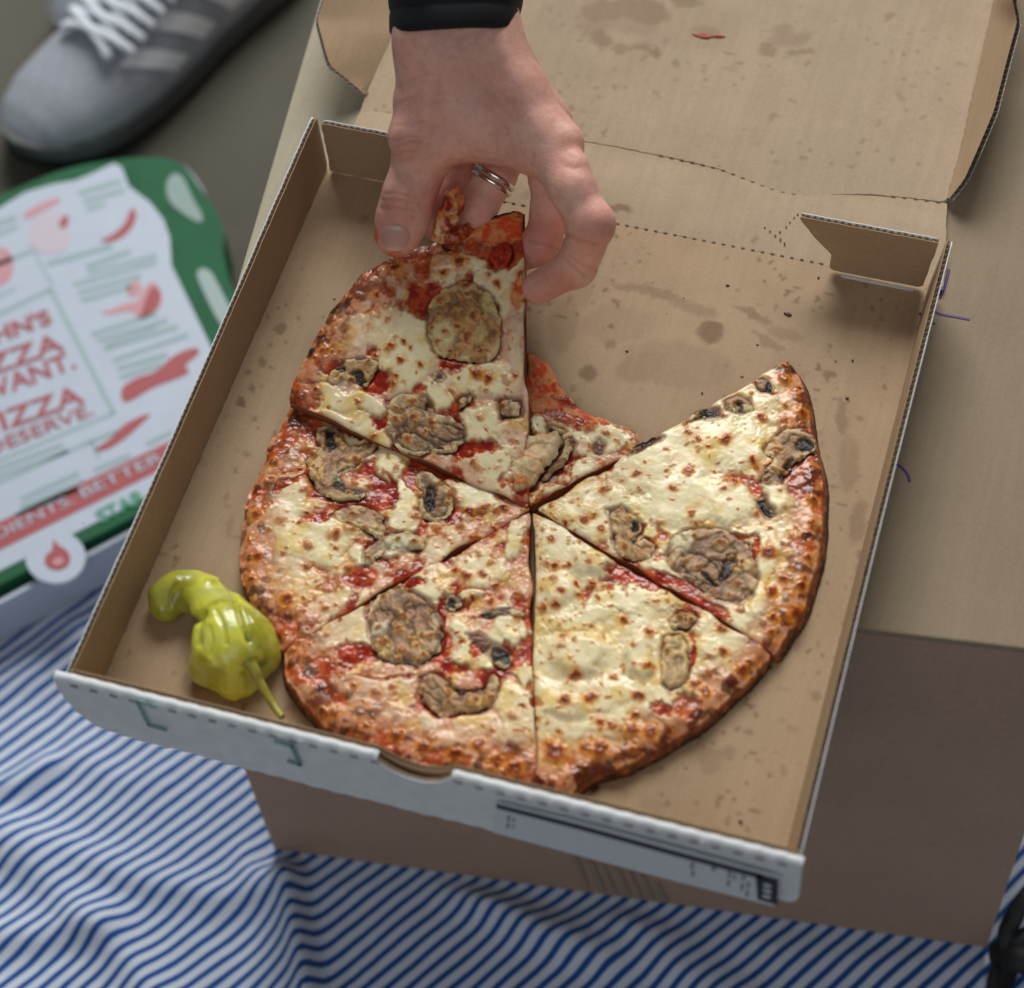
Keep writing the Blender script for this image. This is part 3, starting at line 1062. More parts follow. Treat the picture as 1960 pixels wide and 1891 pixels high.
def make_slice(name, label, plane, tip, cut_a, outer, cut_b, whites, sauces, mush=(), doughs=(), flare=0.002, thick=0.0087, seed=1, N=(300, 330), nspots=65, big=(), rimw=0.08, edge_red=0.6, darkrim=0.5, burns=(), thin=None, creamy=0.0, lumps=()):
    """outer runs from the end of cut_a to the end of cut_b, all in picture coordinates on the slice's plane"""
    tipw = plane.px([tip])[0]
    ow = chaikin(plane.px(outer), 2, False)
    Ns, Nt = N
    ow = resample(ow, np.linalg.norm(np.diff(ow, axis=0), axis=1).sum() / (Nt - 1), False)
    ow = ow[:Nt] if len(ow) >= Nt else np.vstack([ow, ow[-1:]])
    Nt = len(ow)
    s = np.linspace(0.006, 1, Ns)
    # ragged rim
    oarc = np.linspace(0, 1, Nt)
    rr = 1 + 0.028 * (fbm(np.stack([oarc * 0.14, np.zeros(Nt)], 1), 90, seed, 3) - 0.5) * 2 * 0.6
    P = tipw + s[:, None, None] * (ow - tipw)[None] * np.where(s[:, None, None] > 0, 1, 1)
    P = tipw + (P - tipw) * (1 + (rr - 1)[None, :, None] * smooth(0.85, 1, s)[:, None, None])
    # wavering cuts
    tt = np.linspace(0, 1, Nt)
    rad = np.linalg.norm(P - tipw, axis=-1)
    tang = np.gradient(P, axis=1)
    tang /= np.linalg.norm(tang, axis=-1)[..., None] + 1e-12
    k0 = vnoise(np.stack([rad[:, 0], np.zeros(Ns)], 1), 75, seed + 3) * 0.0026 - 0.0012
    k1 = vnoise(np.stack([rad[:, -1], np.zeros(Ns) + 3], 1), 75, seed + 4) * 0.0026 - 0.0012
    wdt = np.maximum(rad * 1.0, 1e-4)
    f0 = (1 - smooth(0, 0.25, tt))[None]
    f1 = smooth(0.75, 1, tt)[None]
    lim = np.minimum(1, rad / 0.01)
    P = P + tang * ((k0[:, None] * f0 - k1[:, None] * f1) * lim)[..., None]
    uv = P.reshape(-1, 2)
    S = np.repeat(s, Nt)
    T = np.tile(tt, Ns)
    W0 = plane.w(uv)
    p = proj(W0)
    nz = np.stack([fbm(uv, 85, seed + 40, 3), fbm(uv, 85, seed + 60, 3)], 1) - 0.5
    nzf = np.stack([vnoise(uv, 700, seed + 41), vnoise(uv, 700, seed + 61)], 1) - 0.5
    pw = p + 40 * nz + 5 * nzf
    # coverage of cheese
    base = fbm(uv, 75, seed + 9, 4)
    cover = smooth(0.385, 0.50, base + 0.12 * creamy)
    thickc = smooth(0.42, 0.66, fbm(uv, 45, seed + 19, 3)) * 0.8
    hl = np.zeros(len(uv))
    lump = np.zeros(len(uv))
    for e in whites:
        th = e[5] if len(e) > 5 else 1.0
        el_ = ell(pw, e)
        m = 1 - smooth(0.62, 1.28, el_)
        cover = np.maximum(cover, 1 - smooth(0.9, 1.25, el_))
        thickc = lerp(thickc, th, m * 0.95)
        lump = lump + m * th
        hl = np.maximum(hl, m * th)
    sm = np.zeros(len(uv))
    for e in sauces:
        sm = np.maximum(sm, 1 - smooth(0.75, 1.25, ell(pw, e)))
    cover = cover * (1 - sm)
    thickc = thickc * (1 - sm)
    # colours
    n1 = fbm(uv, 260, seed + 70, 4)
    C = np.tile(C_SAUCE, (len(uv), 1))
    C = mixc(C, C_SAUCE2, smooth(0.42, 0.7, n1))
    C = mixc(C, C_DOUGH, 0.5 * smooth(0.62, 0.8, fbm(uv, 120, seed + 71, 3)))
    cheese = np.tile(C_THIN if thin is None else thin, (len(uv), 1))
    cheese = mixc(cheese, srgb(196, 108, 78), smooth(0.5, 0.72, fbm(uv, 330, seed + 77, 3)) * 0.7 * (1 - 0.7 * creamy))
    cheese = mixc(cheese, C_THICK, np.clip(thickc * 1.25, 0, 1))
    cheese = mixc(cheese, srgb(244, 226, 200), smooth(0.55, 0.75, fbm(uv, 300, seed + 79, 2)) * 0.5 * (1 - 0.6 * thickc))
    cheese = mixc(cheese, C_OIL, smooth(0.5, 0.75, fbm(uv, 110, seed + 80, 3)) * 0.6)
    C = C + (cheese - C) * cover[:, None]
    # margin of cheese is oilier
    C = mixc(C, srgb(205, 120, 60), 0.5 * np.exp(-((cover - 0.45) / 0.22) ** 2))
    H = 0.0016 * cover * (0.35 + 0.65 * thickc) + 0.0007 * hl + 0.0006 * np.clip(lump - 1, 0, 1.5)
    H += 0.0010 * (fbm(uv, 260, seed + 90, 3) - 0.5) * (1.15 - 0.95 * thickc) + 0.0010 * (fbm(uv, 80, seed + 91, 2) - 0.5)
    R = lerp(0.24, 0.30, cover) + 0.16 * (n1 - 0.5)
    # baked dough near the rim
    sn = S + 0.10 * (fbm(uv, 120, seed + 50, 3) - 0.5) + 0.03 * (fbm(uv, 500, seed + 51, 2) - 0.5)
    rimm = smooth(1 - rimw * 1.7, 1 - rimw * 0.35, sn)
    C = mixc(C, lerp(lerp(srgb(206, 88, 42), C_DOUGH, 0.3), srgb(206, 106, 48), creamy), rimm * edge_red)
    C = mixc(C, srgb(222, 168, 128), smooth(0.52, 0.68, fbm(uv, 340, seed + 52, 3)) * rimm * 0.8)
    C = mixc(C, srgb(112, 44, 18), rimm * smooth(0.53, 0.66, fbm(uv, 190, seed + 53, 3)) * (0.35 + darkrim))
    C = mixc(C, srgb(54, 28, 16), rimm * smooth(0.62, 0.72, fbm(uv, 150, seed + 55, 3)) * 0.8 * (darkrim > 0.3))
    H -= 0.0026 * smooth(0.95, 1.0, S) ** 2
    H += 0.0008 * rimm * (fbm(uv, 240, seed + 54, 3) - 0.4)
    for e in doughs:
        m = 1 - smooth(0.75, 1.1, ell(pw, e))
        C = mixc(C, mixc(np.tile(srgb(236, 150, 90), (len(uv), 1)), srgb(232, 84, 30), smooth(0.42, 0.62, n1)), m * 0.95)
        H -= 0.0010 * m
        R = lerp(R, 0.55, m)
    for e in burns:
        C = mixc(C, srgb(40, 32, 34), (1 - smooth(0.6, 1.15, ell(p + 14 * nz, e))) * 0.92)
    bro = (1 - 0.75 * creamy) * smooth(0.60, 0.74, fbm(uv, 135, seed + 83, 4)) * cover * smooth(0.25, 0.6, fbm(uv, 40, seed + 84, 2))
    C = mixc(C, srgb(216, 126, 56), bro * 0.7)
    C = mixc(C, C_BROWN, smooth(0.5, 1.0, bro) * 0.6)
    for e in lumps:
        H += 0.0021 * (1 - smooth(0.45, 1.1, ell(p + 26 * nz, e)))
    # blisters
    rg = np.random.default_rng(seed)
    lst = []
    tries = 0
    while len(lst) < nspots and tries < 6000:
        tries += 1
        i = rg.integers(len(uv))
        if rg.random() > S[i] or S[i] > 0.985:
            continue
        if cover[i] < 0.4:
            continue
        r = 0.0007 + (0.0026 - 0.0006 * creamy) * rg.random() ** 2.2
        if all((uv[i, 0] - a[0]) ** 2 + (uv[i, 1] - a[1]) ** 2 > (1.15 * (r + a[2])) ** 2 for a in lst):
            lst.append((uv[i, 0], uv[i, 1], r, float(np.clip(rg.normal(0.5, 0.35), 0.05, 1))))
    tiny = [(uv[i, 0], uv[i, 1], 0.0006 + 0.0006 * rg.random(), float(rg.random() * 0.5)) for i in rg.integers(0, len(uv), 45)]
    for (x, y, r) in big:
        q = plane.px([(x, y)])[0]
        lst.append((q[0], q[1], r * 0.00025, 0.95))
    spots_apply(uv, tiny + lst, C, H, R, seed)
    # bedding for the mushrooms; outline shade around them painted in dark sauce red
    mpolys = [plane.px(m['poly']) for m in mush]
    for mp_ in mpolys:
        lo, hi = mp_.min(0) - 0.003, mp_.max(0) + 0.003
        sel = np.nonzero(((uv > lo) & (uv < hi)).all(1))[0]
        if len(sel):
            ins = inside(mp_, uv[sel])
            dd = seg_dist(mp_, uv[sel])
            H[sel] -= np.where(ins, 0.0016 * smooth(0, 0.002, dd), 0)
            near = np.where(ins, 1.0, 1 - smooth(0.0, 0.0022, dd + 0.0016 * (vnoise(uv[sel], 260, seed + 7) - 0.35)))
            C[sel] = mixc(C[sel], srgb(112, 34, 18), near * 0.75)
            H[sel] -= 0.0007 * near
    # rounded cuts
    dcut = np.minimum(T, 1 - T) * rad.reshape(-1) * 1.02
    H -= 0.0007 * np.exp(-dcut / 0.0006)
    C = mixc(C, srgb(168, 60, 32), 0.45 * np.exp(-dcut / 0.0012) * smooth(0.35, 0.6, fbm(uv, 130, seed + 81, 2)))
    V = plane.w(uv, H)
    idx = np.arange(Ns * Nt).reshape(Ns, Nt)
    F = np.stack([idx[:-1, :-1], idx[1:, :-1], idx[1:, 1:], idx[:-1, 1:]], -1).reshape(-1, 4)
    # skirt: loop along cut a (outwards), rim, back along cut b
    loop = np.r_[idx[:, 0], idx[-1, 1:], idx[::-1, -1][1:]]
    isrim = np.r_[np.zeros(Ns), np.ones(Nt - 1), np.zeros(Ns - 1)]
    isrim = np.convolve(np.pad(isrim, 6, mode='edge'), np.ones(13) / 13, 'valid')
    Lp = uv[loop]
    Lh = H[loop]
    cen = np.array(uv.mean(0))
    out = Lp - tipw
    out /= np.linalg.norm(out, axis=1)[:, None] + 1e-9
    larc = np.r_[0, np.cumsum(np.linalg.norm(np.diff(Lp, axis=0), axis=1))]
    K = 14
    ker = np.ones(31) / 31
    Lh_s = np.convolve(np.pad(Lh, 15, mode='edge'), ker, 'valid')
    Lp_s = np.stack([np.convolve(np.pad(Lp[:, k_], 15, mode='edge'), ker, 'valid') for k_ in (0, 1)], 1)
    Lp_s = np.where((isrim > 0.99)[:, None], Lp_s, Lp)
    rows, cols, rgh = [V], [C], [R]
    prev = loop
    base_i = len(V)
    faces = [F]
    for k in range(1, K + 1):
        f = k / K
        q = np.stack([larc, np.full(len(larc), f * 0.012)], 1)
        jt = 0.0006 * (fbm(q, 420, seed + 100, 3) - 0.5)
        k_ = 9
        flr = flare * (0.75 + 0.5 * fbm(np.stack([larc, np.zeros(len(larc))], 1), 22, seed + 101, 2))
        prof = f ** 0.9
        g_ = smooth(0.05, 0.45, np.array(f))
        u2 = lerp(Lp, Lp_s, g_) + out * ((flr * prof + jt) * isrim)[:, None]
        hh = lerp(lerp(Lh, Lh_s, g_), -thick, f) + 0.0008 * (fbm(q, 600, seed + 105, 3) - 0.5)
        rows.append(plane.w(u2, hh))
        n2 = fbm(q, 300, seed + 102, 3)
        cc = np.tile(srgb(158, 88, 44), (len(Lp), 1))
        cc = mixc(cc, srgb(112, 58, 28), smooth(0.35, 0.65, n2))
        cc = mixc(cc, srgb(92, 44, 22), 0.7 * smooth(0.55, 0.7, fbm(q, 120, seed + 106, 2)))
        cc = mixc(cc, C_BURN, np.clip(smooth(0.45, 0.85, f + 0.5 * (n2 - 0.5)), 0, 1) * 0.92)
        cc = mixc(cc, C[loop], (1 - smooth(0.0, 0.3, np.full(len(Lp), f))) * 0.9)
        cs = np.tile(srgb(160, 104, 62), (len(Lp), 1))
        cs = mixc(cs, srgb(138, 48, 26), (1 - smooth(0.15, 0.7, np.full(len(Lp), f + 0.3 * (n2[0] - 0.5)))) * 0.8)
        cs = mixc(cs, srgb(96, 50, 28), smooth(0.7, 1.0, np.full(len(Lp), f)))
        cc = cs + (cc - cs) * isrim[:, None]
        cols.append(cc)
        rgh.append(np.full(len(Lp), 0.62))
        cur = base_i + np.arange(len(Lp))
        base_i += len(Lp)
        faces.append(np.stack([prev[:-1], cur[:-1], cur[1:], prev[1:]], 1))
        prev = cur
    # underside
    cpt = plane.w([uv.mean(0)], [-thick])
    rows.append(cpt); cols.append(C_DOUGH[None] * 0.6); rgh.append(np.array([0.7]))
    ci = base_i
    tri = np.stack([prev[:-1], np.full(len(prev) - 1, ci), prev[1:], prev[1:]], 1)
    VV, CC, RR = np.vstack(rows), np.vstack(cols), np.concatenate(rgh)
    allf = [tuple(f) for f in np.vstack(faces[:1])] if False else None
    quads = np.vstack(faces)
    root = empty(name, plane.w([uv.mean(0)], [-thick])[0], label, 'pizza slice', 'slices of the mushroom pizza')
    body = mesh_obj('cheese_and_crust', VV, quads, M_PIZZA, root, True, col=CC, rough=RR)
    # underside as its own sheet
    bu = plane.w(chaikin(np.vstack([tipw[None], ow]), 0), np.full(len(ow) + 1, -thick + 0.0004))
    mesh_obj('crust_base', bu, [tuple(range(len(bu)))], plain_dough(), root, False)
    for j, m in enumerate(mush):
        mushroom(m, plane, root, seed * 31 + j)
    return root


_pd = []


def plain_dough():
    if not _pd:
        _pd.append(plain('crust_underside', srgb(120, 66, 34), 0.8, 0.3, 200, 0.4, 600))
    return _pd[0]


def mushroom(m, plane, root, seed):
    """a slice of mushroom lying in the cheese: own outline, curled rim, dark gills, beads of cheese"""
    poly = chaikin(plane.px(m['poly']), 2)
    poly = resample(poly, 0.0006)
    poly = poly + 0.0034 * (np.stack([fbm(poly, 260, seed + 2, 3), fbm(poly, 260, seed + 3, 3)], 1) - 0.5)
    h = 0.00055
    V2, T, nb, dist = patch(poly, h)
    p = proj(plane.w(V2))
    nz = np.stack([fbm(V2, 260, seed, 3), fbm(V2, 260, seed + 5, 3)], 1) - 0.5
    pw = p + 16 * nz
    lift = m.get('lift', 0.0005)
    dm = m.get('dome', 0.0012)
    an = seed * 1.7
    ca0, sa0 = math.cos(an), math.sin(an)
    A2 = np.stack([ca0 * V2[:, 0] + sa0 * V2[:, 1], (-sa0 * V2[:, 0] + ca0 * V2[:, 1]) * 0.55], 1)
    A2 = A2 + 0.0012 * (np.stack([vnoise(V2, 200, seed + 14), vnoise(V2, 200, seed + 15)], 1) - 0.5)
    n1 = fbm(V2, 240, seed + 7, 4)
    w1 = fbm(A2, 420, seed + 16, 3)
    w2 = 1 - np.abs(2 * fbm(A2, 200, seed + 17, 2) - 1)
    H = lift + dm * (1 - np.exp(-dist / 0.0012)) + 0.0010 * (n1 - 0.5) + 0.0007 * (w1 - 0.5) - 0.0008 * smooth(0.82, 0.98, w2) + 0.0016 * (fbm(V2, 120, seed + 8, 2) - 0.5)
    tone = np.array(m.get('tone', (152, 122, 92)), float) * np.array([1.1, 1.03, 0.93])
    C = np.tile(srgb(*tone), (len(V2), 1))
    C = mixc(C, srgb(*(tone * 0.70)), smooth(0.40, 0.64, n1) * 0.7)
    C = mixc(C, srgb(*np.minimum(255, tone * 1.28)), 0.45 * smooth(0.48, 0.68, w1))
    C = mixc(C, srgb(*(tone * 0.5)), 0.4 * smooth(0.84, 0.98, w2))
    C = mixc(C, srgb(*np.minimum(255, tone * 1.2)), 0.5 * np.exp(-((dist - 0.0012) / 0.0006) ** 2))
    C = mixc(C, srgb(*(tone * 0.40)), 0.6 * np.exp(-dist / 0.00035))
    R = np.full(len(V2), 0.38) + 0.2 * (n1 - 0.5)
    crp = m.get('creep', 1.0) * np.exp(-dist / 0.0020) * smooth(0.48, 0.58, fbm(V2, 150, seed + 13, 3))
    C = mixc(C, srgb(234, 204, 148), np.clip(crp * 1.5, 0, 0.85))
    H += 0.0007 * np.clip(crp * 1.6, 0, 1)
    for e in m.get('dark', ()):
        k = 1 - smooth(0.75, 1.2, ell(pw, e))
        C = mixc(C, srgb(26, 21, 20), k * 0.96)
        H -= 0.0014 * k
        H += 0.0004 * k * (vnoise(V2, 1200, seed + 11) - 0.5)
        R = lerp(R, 0.35, k)
    for e in m.get('line', ()):
        k = np.exp(-((ell(p + 6 * nz, e) - 1) / 0.10) ** 2)
        C = mixc(C, srgb(70, 52, 42), k * 0.8)
        H -= 0.0006 * k
    for e in m.get('cheese', ()):
        k = 1 - smooth(0.55, 1.2, ell(pw, e))
        col = e[5] if len(e) > 5 else (226, 214, 170)
        C = mixc(C, srgb(*col), k * 0.95)
        H += 0.0010 * k
        R = lerp(R, 0.36, k)
    rg = np.random.default_rng(seed)
    beads = []
    for b_ in m.get('beads', ()):
        q = plane.px([b_[:2]])[0]
        beads.append((q[0], q[1], (b_[2] if len(b_) > 2 else 9) * 0.00024))
    for _ in range(m.get('nb', 4)):
        i = rg.integers(nb, len(V2)) if len(V2) > nb else 0
        beads.append((V2[i, 0], V2[i, 1], 0.0008 + 0.0010 * rg.random()))
    for (u, v, r) in beads:
        ca_, sa_ = math.cos(u * 9e3), math.sin(u * 9e3)
        dx_, dy_ = V2[:, 0] - u, V2[:, 1] - v
        d = np.hypot((ca_ * dx_ + sa_ * dy_) / 1.15, (-sa_ * dx_ + ca_ * dy_) / 0.8) / r + 0.7 * (vnoise(V2, 700, seed + 3) - 0.5)
        C = mixc(C, srgb(222, 186, 116), (1 - smooth(0.75, 1.3, d)) * 0.8)
        C = mixc(C, srgb(186, 92, 32), (1 - smooth(0.4, 0.95, d)) * 0.85)
        C = mixc(C, srgb(104, 40, 16), (1 - smooth(0.1, 0.45, d)) * 0.7)
        H += 0.0010 * (1 - smooth(0.2, 1.2, d))
        R = np.where(d < 1, 0.28, R)
    H[:nb] = lift - 0.0002
    A = plane.w(V2, H)
    Bv = plane.w(poly if False else V2[:nb], np.full(nb, -0.0022))
    n = len(A)
    F = [tuple(f) for f in T] + [(i, i + n, (i + 1) % nb + n, (i + 1) % nb) for i in range(nb)]
    # consistent outward winding for the skirt
    CC = np.vstack([C, C[:nb] * 0.55])
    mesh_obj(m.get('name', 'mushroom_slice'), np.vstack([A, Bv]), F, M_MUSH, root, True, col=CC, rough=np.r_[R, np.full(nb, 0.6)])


def MU(k, poly, **kw):
    d = dict(kw)
    d['poly'] = fr_pts(k, poly)
    for key in ('dark', 'cheese', 'line'):
        if key in d:
            d[key] = fr_ell(k, d[key])
    if 'beads' in d:
        s = FRAMES[k][0]
        d['beads'] = [(*fr_pts(k, [b_[:2]])[0], (b_[2] if len(b_) > 2 else 35) * s) for b_ in d['beads']]
    return d


CHS = (224, 206, 150)
mA = [
    MU(1, [(1105, 860), (1130, 740), (1200, 650), (1300, 600), (1400, 572), (1500, 620), (1590, 700), (1640, 830), (1650, 960), (1640, 1080), (1590, 1170), (1480, 1190), (1360, 1160), (1240, 1150), (1150, 1080), (1100, 980)],
       tone=(172, 128, 80), cheese=[(1230, 980, 110, 110, 20, (226, 208, 150)), (1560, 740, 70, 90, 0, (216, 196, 130)), (1500, 980, 50, 90, 20, (204, 178, 112))], beads=[(1455, 850, 62), (1405, 1000, 62), (1240, 960, 34), (1330, 920, 34), (1205, 720, 60), (1200, 830, 34), (1525, 640, 40), (1500, 1100, 30), (1140, 930, 30), (1190, 1030, 34), (1400, 620, 55), (1410, 690, 30)], nb=6),
    MU(1, [(400, 1250), (450, 1190), (540, 1150), (650, 1140), (740, 1170), (750, 1230), (690, 1300), (660, 1370), (610, 1340), (560, 1300), (480, 1290), (420, 1340), (385, 1310)],
       tone=(168, 136, 92), dark=[(600, 1290, 60, 45, 45), (470, 1240, 40, 28, 0)], beads=[(480, 1290, 34), (550, 1310, 34)], nb=1),
    MU(1, [(800, 1480), (900, 1410), (1000, 1400), (1100, 1420), (1150, 1480), (1180, 1560), (1300, 1580), (1380, 1640), (1390, 1720), (1340, 1800), (1240, 1850), (1150, 1830), (1060, 1870), (950, 1840), (860, 1780), (800, 1690), (830, 1580)],
       tone=(146, 118, 94), beads=[(1000, 1470, 50), (1010, 1580, 52), (1150, 1630, 60), (970, 1740, 48), (890, 1600, 44), (880, 1510, 30), (1090, 1690, 30)], line=[(1240, 1690, 130, 60, 10), (1000, 1760, 120, 60, 20)], dark=[(1120, 1480, 26, 30, 0), (1210, 1810, 40, 14, 20)], nb=3),
    MU(1, [(1620, 1450), (1800, 1440), (1808, 1570), (1640, 1585)], tone=(140, 112, 92), beads=[(1665, 1500, 44)], nb=0),
    MU(1, [(1140, 1270), (1200, 1240), (1240, 1290), (1190, 1330)], tone=(112, 90, 74), nb=0),
    MU(1, [(1570, 380), (1640, 290), (1720, 300), (1740, 400), (1690, 470), (1610, 510), (1570, 450)], tone=(178, 46, 24), name='tomato_piece', creep=0.0, nb=0, lift=0.0006),
    MU(1, [(1330, 1450), (1420, 1400), (1450, 1440), (1380, 1500), (1350, 1530)], tone=(118, 92, 76), nb=1),
]
slA = make_slice('pizza_slice', 'mushroom pizza slice being lifted by the hand', TILT, (1010, 972), None,
    [(551, 772), (553, 742), (572, 706), (590, 668), (604, 633), (640, 588), (682, 533), (732, 496), (800, 470), (845, 452), (880, 430), (935, 408), (1002, 400)], None,
    whites=[(790, 675, 45, 72, 0), (712, 630, 60, 40, 0, .55), (672, 770, 78, 24, 15), (882, 505, 50, 16, 0), (960, 565, 20, 60, 0, .8), (920, 727, 70, 30, 0), (920, 818, 42, 45, 0), (842, 755, 20, 30, 0), (607, 714, 30, 22, 0, .45), (690, 570, 50, 20, -40, .3), (740, 520, 22, 18, 0, .6), (985, 690, 14, 60, 0, .4), (640, 800, 50, 12, 15)],
    sauces=[(803, 576, 20, 46, -15), (811, 505, 13, 38, 0), (957, 490, 22, 26, 0), (623, 701, 26, 12, 20), (717, 727, 12, 26, 0), (813, 745, 18, 9, 0), (850, 452, 40, 16, -15), (900, 865, 60, 14, 0)],
    doughs=[(950, 440, 62, 26, -8), (990, 560, 10, 45, 0)], burns=[(940, 410, 66, 8, -12), (858, 446, 18, 9, -20), (612, 640, 10, 10, 0), (592, 672, 8, 8, 0)], thin=srgb(234, 184, 150), creamy=0.35, mush=mA, flare=0.0006, thick=0.0058, seed=3, nspots=70,
    big=[(882, 505, 14), (610, 630, 9), (757, 515, 11), (720, 565, 8), (624, 668, 8), (655, 560, 8), (610, 745, 8), (615, 672, 8), (750, 665, 9), (770, 690, 9), (760, 722, 9), (915, 720, 12), (935, 728, 12), (955, 545, 9), (945, 680, 9)], rimw=0.095, edge_red=0.75)
mB = [
    MU(2, [(540, 230), (600, 190), (690, 190), (730, 270), (760, 330), (900, 320), (960, 280), (945, 350), (860, 420), (780, 470), (710, 490), (690, 540), (760, 600), (880, 615), (885, 660), (780, 680), (640, 670), (560, 600), (510, 540), (490, 440), (540, 380), (590, 340), (560, 300)],
       tone=(156, 124, 94), dark=[(640, 290, 38, 85, 0), (770, 585, 110, 55, 20)], cheese=[(730, 535, 42, 28, 20, (214, 212, 190)), (710, 300, 34, 26, 0, (214, 170, 100)), (560, 470, 60, 90, 10, (222, 176, 112))], beads=[(810, 420, 42), (860, 340, 30), (540, 400, 30), (500, 500, 34)], nb=4),
    MU(2, [(640, 775), (720, 722), (830, 706), (930, 730), (1000, 800), (1010, 870), (980, 925), (900, 900), (830, 850), (740, 830)], tone=(156, 126, 96), cheese=[(780, 840, 120, 30, 10, CHS), (930, 900, 50, 50, 0, CHS)], beads=[(765, 830, 34), (800, 770, 34), (875, 860, 30)], nb=2),
    MU(2, [(860, 1010), (960, 905), (1080, 880), (1200, 890), (1250, 950), (1230, 1010), (1110, 1000), (1000, 1010), (930, 1080), (870, 1100)], tone=(150, 124, 98), cheese=[(1090, 960, 130, 60, -5, (226, 216, 176)), (920, 1090, 60, 30, 0, CHS)], beads=[(1085, 940, 26), (1190, 955, 32)], dark=[(960, 1050, 26, 18, 0)], nb=1),
    MU(2, [(1200, 500), (1260, 470), (1330, 520), (1440, 620), (1445, 740), (1380, 810), (1280, 820), (1215, 740), (1240, 620)], tone=(140, 108, 82), dark=[(1290, 680, 36, 90, 10)], cheese=[(1440, 640, 80, 50, 20, CHS), (1340, 540, 60, 30, 15, CHS)], beads=[(1370, 560, 46), (1425, 650, 44)], line=[(1340, 690, 70, 100, 10)], nb=1),
]
slB = make_slice('pizza_slice', 'mushroom pizza slice on the left, between the lifted slice and the pickled pepper', FLAT, (1016, 974), None,
    [(553, 774), (520, 850), (494, 900), (478, 935), (466, 975), (455, 1012), (458, 1090), (474, 1140), (498, 1182), (522, 1216), (541, 1244)], None,
    whites=[(548, 966, 42, 60, 20, .75), (604, 1035, 72, 50, 0, .95), (545, 1129, 66, 56, 0, .5), (619, 1159, 52, 30, -25, .35), (753, 886, 34, 32, 0), (768, 972, 29, 52, 0), (767, 1043, 36, 22, 0), (916, 960, 62, 20, 15), (871, 1031, 40, 16, -25, .4), (530, 892, 36, 18, -30, .3), (877, 883, 20, 16, 0), (640, 1010, 60, 30, 10, .9), (700, 1070, 30, 20, 0, .9), (500, 1060, 30, 70, 0, .3)],
    sauces=[(569, 817, 52, 36, 20), (539, 856, 42, 16, -30), (693, 826, 52, 14, 10), (744, 940, 10, 40, 0), (788, 924, 14, 26, 0), (708, 966, 42, 12, 0), (634, 978, 48, 12, -15), (693, 1114, 42, 24, -10), (818, 1004, 12, 18, 0), (827, 883, 32, 12, 10), (728, 1030, 9, 40, 0), (560, 930, 40, 8, -40), (640, 1250, 10, 5, 0)],
    mush=mB, flare=0.0008, seed=5, nspots=70, big=[(490, 990, 15), (550, 1152, 15), (590, 1085, 9), (645, 1055, 7), (900, 984, 10), (928, 975, 10), (962, 975, 9), (820, 930, 9), (490, 1070, 10), (480, 1110, 9), (573, 900, 8)], rimw=0.11, edge_red=0.72, darkrim=0.35)
mC = [
    MU(3, [(660, 640), (700, 550), (800, 482), (920, 480), (1050, 550), (1130, 650), (1170, 760), (1150, 880), (1080, 960), (980, 1000), (870, 980), (760, 960), (700, 900), (680, 800)], tone=(150, 118, 90),
       cheese=[(740, 760, 80, 50, -20, (222, 210, 176)), (770, 890, 70, 70, 0, (214, 178, 112)), (880, 640, 40, 30, 30, (190, 158, 116))], beads=[(910, 680, 38), (870, 760, 40), (780, 850, 50), (1030, 800, 40), (1000, 860, 36), (1040, 920, 36), (900, 900, 40), (1080, 800, 32), (770, 540, 30)], line=[(990, 790, 160, 190, 20)], nb=12),
    MU(3, [(1320, 800), (1400, 778), (1500, 850), (1620, 900), (1610, 990), (1540, 1020), (1490, 960), (1420, 880)], tone=(122, 92, 78), dark=[(1555, 935, 75, 60, 30)], nb=0),
    MU(3, [(1010, 1080), (1080, 1040), (1160, 1060), (1230, 1130), (1330, 1165), (1430, 1140), (1470, 1060), (1510, 1050), (1535, 1130), (1515, 1230), (1440, 1295), (1330, 1310), (1220, 1320), (1130, 1330), (1040, 1240), (1000, 1160)], tone=(164, 132, 100), dark=[(1340, 1130, 150, 44, -8)], cheese=[(1400, 1245, 90, 40, -15, (222, 172, 96))], beads=[(1210, 1180, 40), (1480, 1205, 30), (1130, 1340, 40), (970, 1250, 34), (1290, 1340, 36), (1380, 1235, 26), (1440, 1220, 22)], nb=4),
    MU(3, [(1170, 590), (1200, 530), (1270, 530), (1300, 580), (1260, 630), (1190, 630)], tone=(104, 84, 70), dark=[(1215, 585, 34, 34, 0)], nb=0),
    MU(3, [(1380, 680), (1460, 640), (1600, 610), (1690, 640), (1700, 680), (1600, 670), (1480, 680)], tone=(110, 92, 82), dark=[(1430, 672, 60, 14, -10)], nb=0),
]
